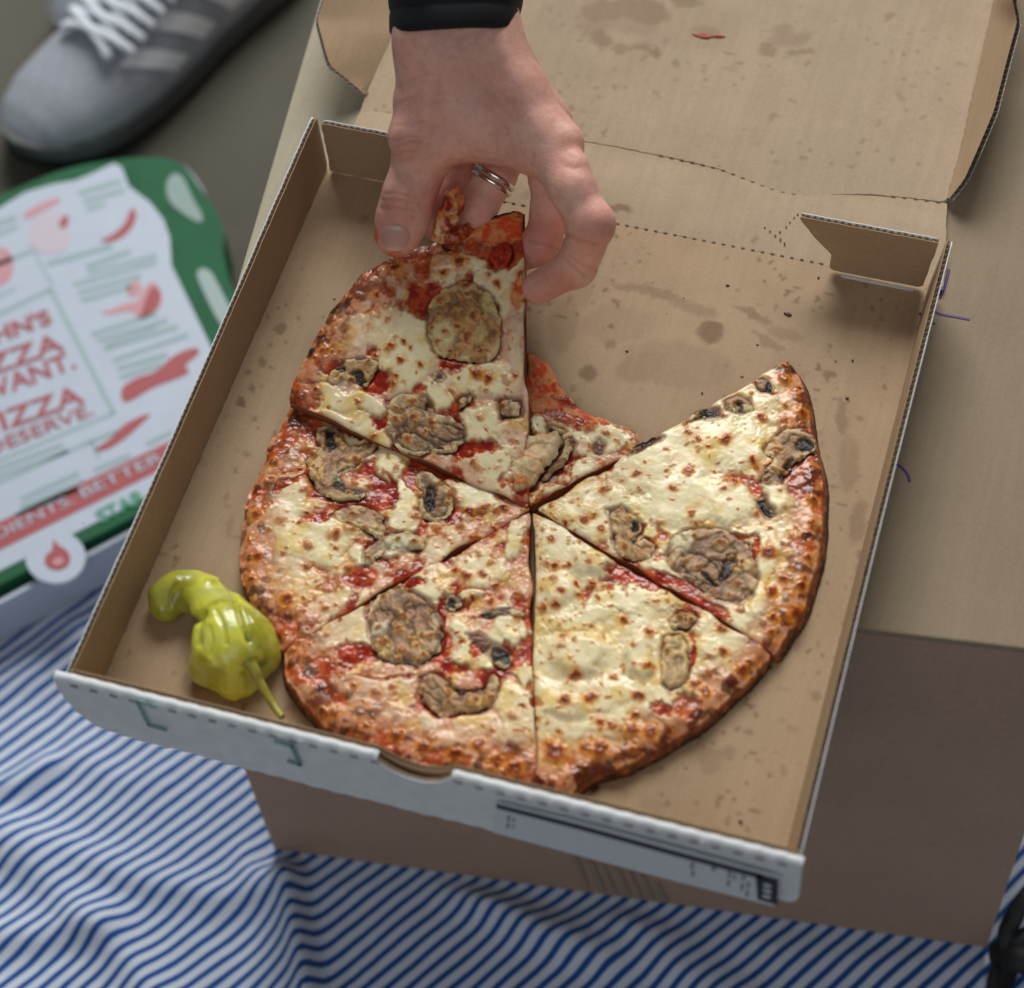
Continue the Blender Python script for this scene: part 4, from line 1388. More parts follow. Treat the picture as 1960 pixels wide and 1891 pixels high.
slC = make_slice('pizza_slice', 'mushroom pizza slice nearest the thumb notch in the box front', FLAT, (1014, 980), None,
    [(540, 1245), (544, 1290), (565, 1322), (600, 1360), (640, 1400), (690, 1432), (760, 1455), (850, 1474), (940, 1492), (1024, 1511)], None,
    whites=[(814, 1126, 46, 28, 10), (930, 1088, 58, 42, 0, .8), (895, 1149, 34, 14, 0), (655, 1190, 46, 26, -35, .6), (621, 1227, 46, 20, -25, .4), (881, 1213, 20, 32, 0), (973, 1195, 24, 26, 0), (893, 1262, 26, 22, 0), (713, 1311, 72, 28, 0, .45), (985, 1363, 26, 62, 0, .7), (916, 1392, 56, 28, 0, .4), (1008, 1291, 10, 25, 0), (742, 1363, 62, 24, 10, .3), (990, 1030, 20, 40, 0, .9), (690, 1210, 40, 30, 0, .6)],
    sauces=[(786, 1114, 32, 10, 0), (696, 1247, 34, 15, -10), (843, 1240, 14, 30, 0), (848, 1180, 5, 40, 0), (872, 1278, 48, 12, 10), (916, 1250, 18, 14, 0), (641, 1319, 16, 36, -40), (997, 1160, 16, 18, 0), (700, 1150, 9, 26, 20), (962, 1293, 8, 25, 0), (640, 1275, 50, 6, -10), (740, 1290, 60, 5, 0)],
    burns=[(640, 1412, 20, 8, 40), (1000, 1500, 20, 6, 0)], mush=mC, flare=0.0025, seed=8, nspots=80, big=[(893, 1105, 12), (870, 1095, 9), (905, 1150, 9), (940, 1150, 9), (925, 1100, 9), (990, 1185, 10), (810, 1430, 14), (760, 1405, 12), (870, 1445, 14), (915, 1425, 12), (985, 1470, 15), (950, 1460, 15), (620, 1365, 10), (650, 1420, 10), (700, 1390, 9), (640, 1260, 6)], rimw=0.13, edge_red=0.75)
mD = [
    MU(4, [(880, 832), (990, 810), (1040, 870), (1042, 960), (1060, 1050), (1010, 1140), (920, 1190), (882, 1150), (872, 1000)], tone=(200, 172, 128), beads=[(885, 890, 34)], nb=1, dome=0.0028),
    MU(4, [(920, 730), (1005, 660), (1090, 680), (1105, 750), (1030, 800), (950, 790)], tone=(158, 92, 66), beads=[(1000, 720, 34), (1060, 740, 30), (1060, 690, 26)], nb=4),
]
slD = make_slice('pizza_slice', 'very cheesy pizza slice at the front right with one pale mushroom piece', FLAT, (1020, 982), None,
    [(1026, 1512), (1060, 1520), (1092, 1516), (1112, 1488), (1165, 1468), (1230, 1446), (1298, 1404), (1358, 1364), (1408, 1318), (1448, 1278), (1480, 1248)], None,
    whites=[(1080, 1044, 52, 48, 0), (1133, 1074, 48, 32, 10), (1065, 1134, 42, 52, 0), (1184, 1149, 62, 25, -10), (1109, 1259, 62, 46, 0), (1109, 1259, 50, 36, 0), (1226, 1262, 32, 52, 5), (1124, 1336, 92, 30, 0), (1080, 1372, 55, 36, 0, .75), (1273, 1155, 32, 20, 0, .8), (1369, 1208, 42, 25, 0, .45), (1357, 1253, 30, 20, 0, .7), (1318, 1319, 16, 10, 0), (1110, 1190, 70, 20, -10), (1200, 1330, 50, 24, 0, .8), (1150, 1390, 80, 22, 5, .5), (1060, 1440, 18, 40, 0, .3)],
    sauces=[(1199, 1092, 35, 11, 25), (1240, 1112, 48, 9, 25), (1321, 1349, 27, 18, 10), (1327, 1179, 14, 24, 0), (1325, 1253, 6, 42, 0), (1273, 1357, 25, 7, 0)],
    lumps=[(1109, 1259, 60, 44), (1226, 1262, 32, 54, 5), (1133, 1074, 46, 28, 10), (1070, 1130, 34, 40), (1080, 1360, 50, 24)], thin=srgb(242, 216, 154), creamy=1.0, mush=mD, flare=0.0028, seed=13, nspots=120, big=[(1100, 1300, 13), (1131, 1338, 14), (1080, 1345, 10), (1222, 1335, 11), (1176, 1299, 9), (1243, 1282, 8), (1066, 1085, 9), (1137, 1122, 8), (1075, 1140, 9), (1063, 1165, 8), (1040, 1165, 8), (1195, 1190, 10), (1150, 1385, 10), (1172, 1392, 9), (1062, 1440, 24), (1125, 1430, 16), (1150, 1435, 18), (1245, 1400, 18), (1208, 1400, 14), (1420, 1283, 12), (1383, 1250, 10), (1380, 1205, 10), (1350, 1325, 12), (1330, 1310, 12)], rimw=0.09, edge_red=0.8, darkrim=0.7)
mE = [
    MU(4, [(530, 30), (620, 0), (690, 60), (740, 110), (742, 180), (705, 235), (770, 212), (840, 260), (812, 330), (720, 355), (640, 340), (580, 280), (560, 180)], tone=(176, 144, 104), dark=[(715, 130, 26, 46, 0), (725, 205, 10, 60, 45)], cheese=[(540, 60, 30, 60, 0, CHS)], beads=[(645, 265, 34)], nb=1),
    MU(4, [(905, 290), (940, 200), (1040, 150), (1180, 140), (1320, 170), (1430, 250), (1480, 360), (1500, 480), (1460, 570), (1370, 630), (1260, 610), (1150, 550), (1060, 480), (960, 420), (910, 360)], tone=(150, 120, 94), dark=[(1300, 395, 38, 95, 30), (1180, 470, 80, 12, 35)], cheese=[(1010, 230, 90, 80, -20, (226, 210, 166)), (1400, 390, 60, 55, 0, (224, 204, 140)), (960, 330, 40, 70, -30, (200, 166, 124))], beads=[(1390, 380, 44), (1250, 240, 34), (1040, 350, 26), (1110, 400, 26), (1360, 500, 24), (1090, 200, 26)], line=[(1130, 410, 150, 70, 35)], nb=6),
    MU(6, [(650, 640), (720, 572), (830, 546), (900, 570), (945, 620), (938, 690), (850, 750), (780, 800), (745, 900), (650, 912), (600, 880), (640, 800), (690, 740), (620, 690)], tone=(156, 122, 88), dark=[(880, 655, 75, 46, -10), (775, 830, 46, 80, 10)], beads=[(700, 690, 36), (710, 810, 20)], nb=1),
    MU(6, [(372, 372), (450, 342), (540, 370), (566, 440), (480, 470), (380, 448)], tone=(140, 112, 90), dark=[(470, 430, 34, 44, 0)], cheese=[(420, 440, 26, 40, 0, CHS), (530, 440, 30, 30, 0, CHS)], beads=[(410, 470, 30), (580, 420, 26)], nb=1),
    MU(6, [(140, 475), (225, 422), (355, 425), (362, 492), (240, 502), (150, 528)], tone=(98, 74, 56), dark=[(300, 460, 75, 34, -8)], nb=2),
    MU(6, [(540, 245), (620, 230), (690, 300), (684, 342), (600, 318)], tone=(130, 104, 86), dark=[(650, 300, 22, 26, 0)], beads=[(560, 270, 40)], nb=0),
    MU(6, [(575, 1000), (640, 975), (690, 1095), (660, 1110), (600, 1060)], tone=(70, 58, 52), dark=[(625, 1040, 44, 50, 0)], nb=0),
    MU(5, [(1200, 1150), (1300, 1080), (1420, 1020), (1500, 960), (1590, 1000), (1560, 1040), (1420, 1080), (1320, 1150), (1220, 1190)], tone=(52, 44, 42), dark=[(1400, 1060, 210, 40, -30)], nb=0),
]
slE = make_slice('pizza_slice', 'pizza slice on the right with a big round mushroom, beside the empty gap', FLAT, (1028, 976), None,
    [(1481, 1248), (1518, 1198), (1548, 1140), (1567, 1070), (1575, 990), (1566, 905), (1552, 830), (1540, 770), (1530, 716), (1508, 686)], None,
    whites=[(1300, 883, 92, 72, -15), (1362, 825, 55, 36, -20), (1408, 852, 56, 52, 0), (1300, 960, 72, 42, 0), (1393, 960, 46, 36, 0), (1125, 1000, 60, 30, 20), (1095, 980, 55, 28, 0), (1485, 951, 25, 24, 0), (1442, 1037, 20, 30, 0), (1470, 1067, 22, 48, 0, .9), (1455, 1157, 28, 20, 0), (1516, 1114, 14, 42, 10, .6), (1467, 729, 46, 18, -25, .4), (1470, 784, 42, 22, 0, .35), (1230, 900, 60, 40, -20), (1160, 960, 50, 30, 0), (1505, 800, 20, 40, 0, .3)],
    sauces=[(1243, 1092, 62, 16, 20), (1342, 1152, 52, 12, 22), (1535, 912, 26, 44, 0), (1415, 1028, 24, 9, 0), (1438, 1052, 7, 25, 0), (1164, 896, 14, 13, 0), (1300, 1110, 60, 14, 30)],
    burns=[(1512, 690, 12, 7, 0), (1240, 858, 30, 7, -28)], thin=srgb(242, 212, 152), creamy=0.85, mush=mE, flare=0.0034, seed=21, nspots=130, big=[(1390, 846, 14), (1338, 846, 9), (1440, 883, 10), (1405, 925, 12), (1315, 907, 11), (1386, 940, 7), (1472, 1062, 14), (1478, 1135, 13), (1500, 1110, 11), (1527, 1175, 18), (1480, 1185, 10), (1535, 1120, 12), (1500, 728, 11), (1540, 790, 12), (1500, 805, 10), (1120, 1000, 11), (1150, 1015, 9), (1290, 940, 9), (1548, 1070, 10), (1555, 1000, 10), (1505, 690, 8)], rimw=0.085, edge_red=0.72, darkrim=0.6)
mF = [
    MU(5, [(150, 1050), (300, 1000), (430, 985), (545, 960), (575, 1090), (460, 1250), (340, 1400), (300, 1500), (180, 1560), (60, 1540), (110, 1400), (0, 1390), (-80, 1310), (-30, 1200), (80, 1110)], tone=(226, 190, 150), cheese=[(200, 1090, 90, 70, 0, (240, 214, 176)), (470, 1180, 70, 150, 30, (240, 214, 170)), (140, 1480, 90, 60, 0, (226, 130, 76))], dark=[(40, 1330, 60, 20, -30)], beads=[], nb=0, dome=0.0046, lift=0.003),
    MU(5, [(590, 1010), (640, 990), (700, 1060), (650, 1180), (520, 1350), (370, 1450), (350, 1400), (470, 1280), (585, 1120)], tone=(124, 92, 62), nb=1, lift=0.0018),
    MU(5, [(880, 1060), (940, 1010), (990, 1070), (960, 1150), (900, 1150)], tone=(120, 104, 92), line=[(935, 1085, 30, 50, 0)], nb=0),
    MU(5, [(410, 900), (440, 860), (560, 890), (600, 930), (540, 950), (420, 950)], tone=(190, 160, 130), dark=[(430, 915, 34, 24, 0)], nb=0),
]
slF = make_slice('pizza_slice', 'torn tip of a pizza slice with bare sauce, beside the empty gap and lifted slice', FLAT, (1014, 968), None,
    [(1006, 668), (1040, 684), (1060, 706), (1072, 735), (1094, 756), (1110, 778), (1150, 796), (1175, 808), (1205, 820), (1224, 828), (1222, 850), (1212, 866)], None,
    whites=[(1032, 824, 16, 24, 0), (1165, 842, 48, 18, 5, .8), (1118, 905, 34, 14, -30), (1060, 940, 22, 8, -30), (1110, 860, 20, 20, 0, .8)],
    sauces=[(1080, 775, 34, 36, 40), (1100, 815, 40, 12, 10), (1040, 745, 26, 40, 0)],
    doughs=[(1030, 715, 40, 50, 0), (1118, 796, 60, 14, 28), (1070, 725, 24, 30, 0), (1040, 770, 30, 24, 0)], mush=mF, flare=0.0015, seed=29, N=(230, 200), nspots=14, rimw=0.03, edge_red=0.35, darkrim=0.0)
# torn strand of crust and cheese standing up between thumb and fingers
PS = chaikin([at(x, y, z_) for x, y, z_ in [(838, 462, 0.046), (846, 440, 0.050), (856, 418, 0.054), (866, 396, 0.060), (872, 378, 0.064), (868, 362, 0.068)]], 3, False)
V, F = tube(PS, np.interp(np.linspace(0, 1, len(PS)), [0, .3, .6, .85, 1], [.0030, .0042, .0055, .0040, .0018]), 28)
V = np.array(V)
V = V + 0.0042 * (np.stack([fbm(V, 260, 5, 3), fbm(V, 260, 6, 3), fbm(V, 260, 7, 3)], 1) - 0.5)
n1 = fbm(V, 300, 8, 3)
cS = mixc(np.tile(srgb(214, 128, 66), (len(V), 1)), srgb(232, 196, 148), smooth(0.45, 0.62, n1))
cS = mixc(cS, srgb(150, 44, 22), smooth(0.5, 0.66, fbm(V, 200, 9, 3)))
strand = mesh_obj('torn_crust_strand', V, F, M_PIZZA, slA, True, col=cS, rough=np.full(len(V), 0.4))
V2s, Ts, nbs, ds_ = patch(TILT.px([(838, 452), (850, 430), (880, 436), (900, 428), (905, 446), (878, 466), (850, 474)]), 0.0006)
Hs = 0.0012 + 0.0030 * (1 - np.exp(-ds_ / 0.002)) + 0.003 * (fbm(V2s, 260, 4, 3) - 0.5)
Hs[:nbs] = -0.0005
cc = mixc(np.tile(srgb(150, 52, 26), (len(V2s), 1)), srgb(196, 100, 48), smooth(0.45, 0.6, fbm(V2s, 300, 3, 3)))
mesh_obj('torn_crust_lump', TILT.w(V2s, Hs), [tuple(t) for t in Ts], M_PIZZA, slA, True, col=cc, rough=np.full(len(V2s), 0.35))
for s_ in (slA, slB, slC, slD, slE, slF):
    settle(s_)
# ================================================================== the hand
from mathutils.bvhtree import BVHTree


def J(x, y, z, r):
    return (at(x, y, z), r * 0.001)


person = empty('person', at(880, 60, 0.08), 'person reaching in from the back, black sleeve, silver rings, pinching the pizza slice', 'person')
hv = 0.00115
lo = np.array([-0.012, 0.205, 0.002])
corner_pts = np.array([at(880, -60, 0.15), at(700, 300, 0.05), at(1190, 560, 0.03), at(1190, 430, 0.09), at(780, 495, 0.04), at(830, -60, 0.09), at(1010, -60, 0.09), at(960, 500, 0.026)])
lo, hi = corner_pts.min(0) - 0.026, corner_pts.max(0) + 0.026
ax = grid_axes(lo, hi, hv)
X, Y, Z = np.meshgrid(*ax, indexing='ij')


def chain(js, k=0.004):
    D = None
    for (a, ra), (b, rb) in zip(js[:-1], js[1:]):
        d = capsule(X, Y, Z, a, b, ra, rb)
        D = d if D is None else smin(D, d, k)
    return D


palm = chain([J(826, -80, .140, 15.0), J(826, 70, .122, 15.0)])
for js in ([J(928, -80, .136, 15.0), J(926, 70, .117, 15.0)], [J(880, -80, .118, 17), J(890, 80, .102, 16)],
           [J(825, 80, .120, 16), J(818, 200, .098, 15.5), J(815, 266, .085, 13.8)],
           [J(925, 80, .116, 17), J(985, 180, .104, 16), J(1046, 272, .092, 13.5)],
           [J(865, 110, .113, 17), J(905, 235, .091, 14)], [J(850, 250, .085, 12), J(920, 252, .088, 12.5), J(1000, 272, .089, 12.5)],
           [J(930, 70, .100, 16), J(1040, 238, .072, 12.5)], [J(900, 70, .092, 15), J(1005, 235, .056, 11.5)], [J(872, 70, .088, 14), J(950, 228, .046, 10.5)]):
    palm = smin(palm, chain(js), 0.013)
fingers = [
    ([J(815, 266, .085, 13.8), J(798, 330, .073, 11.8), J(783, 372, .065, 11.9), J(770, 418, .057, 12.0), J(761, 448, .0515, 11.0)], 0.010),
    ([J(1046, 272, .092, 13.5), J(1096, 362, .090, 10.3), J(1130, 431, .081, 10.2), J(1118, 472, .068, 8.9), J(1102, 511, .056, 9.0), J(1030, 551, .038, 7.7)], 0.009),
    ([J(1040, 238, .072, 12.5), J(1052, 330, .062, 9.8), J(1058, 402, .052, 9.7), J(1035, 470, .036, 8.8), J(968, 500, .026, 8.2)], 0.008),
    ([J(1005, 235, .056, 11), J(950, 335, .050, 9.4), J(908, 405, .041, 9.6), J(884, 455, .027, 8.6)], 0.006),
    ([J(950, 228, .046, 9.8), J(895, 310, .041, 8.4), J(850, 385, .035, 8.2), J(840, 440, .026, 7.6)], 0.006),
]
D = palm
for js, k in fingers:
    d = chain(js, 0.005)
    m0 = js[0][0]
    dist = np.sqrt((X - m0[0]) ** 2 + (Y - m0[1]) ** 2 + (Z - m0[2]) ** 2)
    kk = lerp(0.0012, k, 1 - smooth(0.014, 0.034, dist))
    D = smin(D, d, kk)
# knuckles, thumb joint, tendons
for (x, y, z_, r, k) in [(1092, 268, .0985, 5.0, .008), (1106, 312, .098, 4.0, .006), (770, 372, .072, 8.0, .006), (776, 262, .094, 8.0, .008), (1140, 424, .0850, 5.5, .008)]:
    c = at(x, y, z_)
    D = smin(D, np.sqrt((X - c[0]) ** 2 + (Y - c[1]) ** 2 + (Z - c[2]) ** 2) - r * 0.001, k)
for (a, b, r) in [((880, -80, .1500), (1030, 250, .1050), 1.2), ((850, -80, .154), (815, 230, .104), 1.2)]:
    D = smin(D, capsule(X, Y, Z, at(*a), at(*b), r * 0.001, r * 0.001), 0.007)
HV, HF = surface_nets(D, hv, lo)
del X, Y, Z, D
# normals by central accumulation
def vnormals(V, F):
    a = np.cross(V[F[:, 2]] - V[F[:, 0]], V[F[:, 3]] - V[F[:, 1]])
    N = np.zeros_like(V)
    for k in range(F.shape[1]):
        np.add.at(N, F[:, k], a)
    return N / (np.linalg.norm(N, axis=1)[:, None] + 1e-12)


HN = vnormals(HV, HF)
if np.mean(np.einsum('ij,ij->i', HN, HV - HV.mean(0))) < 0:
    HF = HF[:, ::-1]
    HN = -HN
p = proj(HV)
# creases: shallow grooves at joints and the base of the thumb
disp = 0.0006 * (fbm(HV, 45, 3, 2) - 0.5) + 0.0002 * (fbm(HV, 170, 5, 3) - 0.5)
crease = np.zeros(len(HV))


def groove(pts, w, amp):
    global disp, crease
    P = chaikin(np.array(pts, float), 2, False)
    d = seg_dist(P, p + 5 * (np.stack([vnoise(HV, 150, 8), vnoise(HV, 150, 9)], 1) - 0.5), closed=False)
    g = np.exp(-(d / w) ** 2)
    disp = disp - 0.75 * amp * g
    crease = np.maximum(crease, g * min(1, amp / 0.0006))


for pts, w, a in [([(757, 268), (775, 262), (800, 262)], 3.2, .0006), ([(758, 282), (778, 274), (806, 272)], 3.0, .0006), ([(760, 296), (780, 290), (800, 290)], 3, .0005), ([(764, 308), (786, 304)], 3, .0004), ([(757, 240), (780, 240), (810, 232)], 3.5, .0004),
                  ([(735, 372), (760, 366), (800, 380)], 3, .0006), ([(730, 384), (758, 380), (800, 392)], 3, .0005), ([(727, 398), (756, 396), (795, 404)], 3, .0005),
                  ([(860, 322), (900, 312), (960, 320), (1005, 345)], 5, .0006), ([(880, 306), (930, 300), (990, 325)], 4, .0004), ([(900, 290), (960, 296), (1010, 322)], 4, .0003),
                  ([(1085, 500), (1100, 512), (1122, 528)], 3, .0007), ([(1088, 488), (1112, 504), (1138, 516)], 3, .0005), ([(1080, 452), (1108, 458), (1140, 470)], 4, .0007), ([(1112, 318), (1096, 322), (1080, 316)], 3, .0005), ([(1102, 300), (1086, 300)], 3, .0004),
                  ([(1010, 462), (1040, 468), (1070, 474)], 3, .0006), ([(757, 170), (790, 150), (830, 142)], 4, .0003), ([(758, 200), (800, 180)], 4, .0003)]:
    groove(pts, w, a)
HV2 = HV + HN * disp[:, None]
SK = srgb(240, 182, 164)
hc = np.tile(SK, (len(HV), 1))
hc = mixc(hc, srgb(216, 154, 140), smooth(0.42, 0.68, fbm(HV, 60, 21, 3)) * 0.4)
hc = mixc(hc, srgb(230, 188, 168), smooth(0.5, 0.72, fbm(HV, 85, 23, 3)) * 0.5)
hc = mixc(hc, srgb(196, 134, 118), smooth(0.5, 0.65, fbm(HV, 420, 25, 3)) * 0.25)
for e, c, s in [((752, 420, 50, 70), (196, 112, 96), .55), ((1060, 545, 60, 40), (190, 98, 88), .5), ((1030, 450, 60, 60), (176, 96, 84), .6), ((1140, 440, 50, 50), (196, 116, 102), .5), ((850, 390, 36, 70), (196, 96, 84), .75), ((905, 320, 60, 22), (206, 128, 110), .6), ((1085, 290, 40, 40), (196, 124, 108), .4), ((785, 285, 36, 40), (196, 128, 112), .5), ((880, 420, 40, 40), (190, 118, 104), .45), ((960, 150, 90, 90), (178, 128, 112), .25)]:
    hc = mixc(hc, srgb(*[min(255, v_ * 1.06) for v_ in c]), 0.75 * s * (1 - smooth(0.4, 1.15, ell(p + 16 * (fbm(HV, 90, 31, 2)[:, None] - 0.5), e))))
hc = mixc(hc, srgb(176, 110, 98), crease * 0.35)
for vp in ([(880, 90), (905, 150), (900, 200), (925, 250)], [(960, 100), (985, 160), (1030, 210), (1050, 250)], [(850, 100), (835, 160), (845, 220)], [(905, 150), (950, 190), (985, 235)]):
    dv_ = seg_dist(chaikin(np.array(vp, float), 2, False), p + 8 * (np.stack([vnoise(HV, 120, 18), vnoise(HV, 120, 19)], 1) - 0.5), closed=False)
    hc = mixc(hc, srgb(176, 140, 136), 0.14 * np.exp(-(dv_ / 6) ** 2))
hc = mixc(hc, srgb(186, 120, 100), 0.18 * smooth(0.72, 0.80, vnoise(HV, 420, 77)) * smooth(0.5, 0.7, vnoise(HV, 90, 78)))
hc = mixc(hc, srgb(216, 104, 52), 0.8 * (1 - smooth(0.5, 1.1, ell(p + 10 * (fbm(HV, 200, 33, 2)[:, None] - 0.5), (716, 452, 11, 26)))))
hc = mixc(hc, srgb(214, 92, 44), 0.7 * (1 - smooth(0.5, 1.1, ell(p + 14 * (fbm(HV, 200, 34, 2)[:, None] - 0.5), (742, 487, 40, 9)))))
m, nt, b = nmat('skin')
a_ = nt.nodes.new('ShaderNodeAttribute'); a_.attribute_name = 'Col'
nt.links.new(a_.outputs['Color'], b.inputs['Base Color'])
b.inputs['Roughness'].default_value = 0.46
b.inputs['Specular IOR Level'].default_value = 0.4
b.inputs['Subsurface Weight'].default_value = 0.18
b.inputs['Subsurface Radius'].default_value = (0.004, 0.0015, 0.0008)
b.inputs['Subsurface Scale'].default_value = 1.0
add_bump(nt, b, 1000, 0.22, 0.0006, kind='voronoi')
add_bump(nt, b, 300, 0.16, 0.0006, 6)
M_SKIN = m
hand = mesh_obj('hand', HV2, HF, M_SKIN, person, True, col=hc)
# thumbnail, laid on the thumb along the sight lines
bvh = BVHTree.FromPolygons([Vector(v) for v in HV2], [tuple(map(int, f)) for f in HF])
nail_px = chaikin([(727, 455), (729, 438), (742, 430), (762, 430), (780, 436), (786, 448), (782, 464), (772, 478), (752, 482), (736, 476)], 2)
n2, nt_, nnb, nd = patch(nail_px, 2.6)
NVt = []
for (x, y), dd in zip(n2, nd):
    d = Vector(ray(x, y)).normalized()
    hit = bvh.ray_cast(Vector(CAM_P), d)
    q = hit[0] if hit[0] is not None else Vector(at(x, y, 0.06))
    NVt.append(q - d * (0.0002 + 0.0009 * (1 - math.exp(-dd / 6))))
NVt = np.array([tuple(v) for v in NVt])
cen = NVt.mean(0)
ncol = mixc(np.tile(srgb(206, 158, 148), (len(n2), 1)), srgb(226, 200, 190), smooth(468, 480, n2[:, 1]))
ncol = mixc(ncol, srgb(216, 186, 178), (1 - smooth(0.6, 1.1, ell(n2, (756, 437, 14, 6)))) * 0.6)
mesh_obj('thumbnail', NVt, nt_, vcol('fingernail', 0.28, sss=0.05), person, True, col=ncol)
# rings on the finger seen through the gap
M_SILVER = plain('silver', (0.72, 0.70, 0.68), 0.18, metal=1.0)
ra_, rb_ = at(950, 335, .050), at(908, 405, .041)
axd = (rb_ - ra_) / np.linalg.norm(rb_ - ra_)
s1 = np.cross(axd, [0, 0, 1]); s1 /= np.linalg.norm(s1)
s2 = np.cross(axd, s1)
for off, rr in ((0.0018, 0.0107), (0.0050, 0.0107)):
    c = ra_ + axd * off
    V, F = [], []
    n, k = 56, 10
    for i in range(n):
        t = 2 * math.pi * i / n
        d = math.cos(t) * s1 + math.sin(t) * s2
        for j in range(k):
            q = 2 * math.pi * j / k
            V.append(c + d * (rr + 0.0009 * math.cos(q)) + axd * 0.0013 * math.sin(q))
    for i in range(n):
        for j in range(k):
            F.append((i * k + j, i * k + (j + 1) % k, ((i + 1) % n) * k + (j + 1) % k, ((i + 1) % n) * k + j))
    mesh_obj('finger_ring', V, F, M_SILVER, person, True)
# black sleeve with hemmed cuff
ctr = [at(872, 76, .111), at(872, 58, .113), at(872, 16, .118), at(870, -60, .128), at(868, -200, .148), at(866, -420, .180)]
ctr = np.array(ctr)
xdir = at(980, 40, .115) - at(870, 40, .115); xdir /= np.linalg.norm(xdir)
fwd = ctr[-1] - ctr[0]; fwd /= np.linalg.norm(fwd)
ydir = np.cross(xdir, fwd)
rows_ = [(0.90, -0.004, 0), (0.95, 0.0, 0), (0.99, 0.0006, 0), (1.01, 0.002, .3), (1.015, 0.006, .6), (1.015, 0.0105, 1), (1.0, 0.0118, 1), (1.02, 0.0132, 1)] + [(1.03 + 0.010 * i, 0.016 + 0.006 * i, 1.6) for i in range(26)]
V, F = [], []
n = 120
arc = np.linalg.norm(np.diff(ctr, axis=0), axis=1).cumsum()
arc = np.r_[0, arc]
for j, (f, s, w_) in enumerate(rows_):
    c = np.array([np.interp(max(s, 0), arc, ctr[:, k]) for k in range(3)])
    if s < 0:
        c = ctr[0] - fwd * s * -1 * -1
    for i in range(n):
        t = 2 * math.pi * i / n
        wr = 0.0016 * w_ * (fbm(np.array([[math.cos(t) * 0.03 + s * 0.6, math.sin(t) * 0.03 + s * 0.2]]), 60, 6, 2)[0] - 0.5) * 2
        sk = 0.0025 * math.cos(t) ** 2
        V.append(c + xdir * math.cos(t) * (0.0306 * f + wr) + ydir * math.sin(t) * (0.0410 * f + wr) + fwd * (0.0015 * math.sin(t * 2 + 1)))
for j in range(len(rows_) - 1):
    for i in range(n):
        F.append((j * n + i, j * n + (i + 1) % n, (j + 1) * n + (i + 1) % n, (j + 1) * n + i))
M_SLEEVE = plain('black_knit', (0.005, 0.006, 0.008), 0.8, 0.3, 600, 0.3, 1400)
mesh_obj('sleeve', V, F, M_SLEEVE, person, True)
settle(person)
# ================================================================== pickled pepper
pep = empty('pickled_pepper', at(500, 1240, 0.0), 'shiny yellow-green pickled pepper with thin stem in the box corner', 'pepper')
lo = at(270, 1090, 0.0) * 1.0
pts = np.array([at(x, y, z_) for x, y in [(275, 1080), (560, 1080), (275, 1380), (560, 1380)] for z_ in (0.0, 0.04)])
lo, hi = pts.min(0) - 0.006, pts.max(0) + 0.006
lo[2] = -0.004
hv = 0.0006
ax = grid_axes(lo, hi, hv)
X, Y, Z = np.meshgrid(*ax, indexing='ij')


def PJ(x, y, r, zf=0.86):
    rr = r * 0.18649 / 4.12 * 0.001
    px, py = fr_pts(7, [(x, y)])[0]
    return (at(px, py, max(0.001, rr * zf)), rr)


D = None
for js in ([PJ(380, 560, 160), PJ(400, 450, 178), PJ(520, 390, 190), PJ(680, 395, 190), PJ(820, 480, 225), PJ(930, 650, 262), PJ(1010, 820, 305, .8), PJ(1060, 960, 325, .75)],
           [PJ(1040, 950, 305, .75), PJ(960, 1130, 250, .75)], [PJ(900, 1050, 250), PJ(800, 1190, 170, .7)], [PJ(1050, 1100, 250), PJ(1090, 1370, 140, .9)], [PJ(1150, 950, 280), PJ(1370, 1080, 160, .9)], [PJ(1050, 800, 260), PJ(1250, 900, 240, .8)], [PJ(1340, 1080, 120, 1.0), PJ(1250, 1330, 90, .8)]):
    d = chain(js, 0.004) if False else None
    for (a, ra), (b, rb) in zip(js[:-1], js[1:]):
        d2 = capsule(X, Y, Z, a, b, ra, rb)
        d = d2 if d is None else smin(d, d2, 0.004)
    D = d if D is None else smin(D, d, 0.0075)
D = np.maximum(D, 0.0006 - Z)
PV, PF = surface_nets(D, hv, lo)
del X, Y, Z, D
PN = vnormals(PV, PF)
if np.mean(np.einsum('ij,ij->i', PN, PV - PV.mean(0))) < 0:
    PF = PF[:, ::-1]; PN = -PN
pp = proj(PV)
zl = np.stack([(pp[:, 0] - 246.9) / .18649, (pp[:, 1] - 1058) / .18649], 1)
axis = np.array([0.40, 0.92]); crs = np.array([0.92, -0.40])
al, ac = zl @ axis, zl @ crs
q = np.stack([al * 0.0016, ac * 0.0062, PV[:, 2] * 90], 1)
rid = 1 - np.abs(2 * fbm(q, 1.0, 3, 3) - 1)
q2 = np.stack([al * 0.006, ac * 0.010, PV[:, 2] * 200], 1)
body = smooth(420, 760, zl[:, 1])
disp = (0.0012 * (rid - 0.8)) * (0.35 + 0.65 * body) + 0.0006 * (fbm(q2, 0.6, 9, 2) - 0.5)
for pts_, w_, a_ in [([(960, 260), (1060, 400), (1120, 560), (1180, 780), (1240, 900)], 26, .0020), ([(560, 700), (700, 690), (760, 620)], 40, .0025), ([(740, 650), (700, 800), (720, 930)], 34, .0012), ([(960, 1180), (1000, 1260), (980, 1400)], 30, .0012), ([(1200, 1250), (1300, 1180), (1420, 1120)], 34, .0022), ([(900, 600), (980, 760), (1000, 930)], 22, .0010), ([(480, 330), (420, 420), (420, 560)], 26, .0008), ([(830, 760), (860, 900), (830, 1050)], 20, .0008)]:
    dd = seg_dist(chaikin(np.array(pts_, float), 2, False), zl, closed=False)
    disp -= a_ * np.exp(-(dd / w_) ** 2)
PV = PV + PN * disp[:, None]
PV[:, 2] = np.maximum(PV[:, 2], 0.0004)
pc = np.tile(srgb(216, 216, 84), (len(PV), 1))
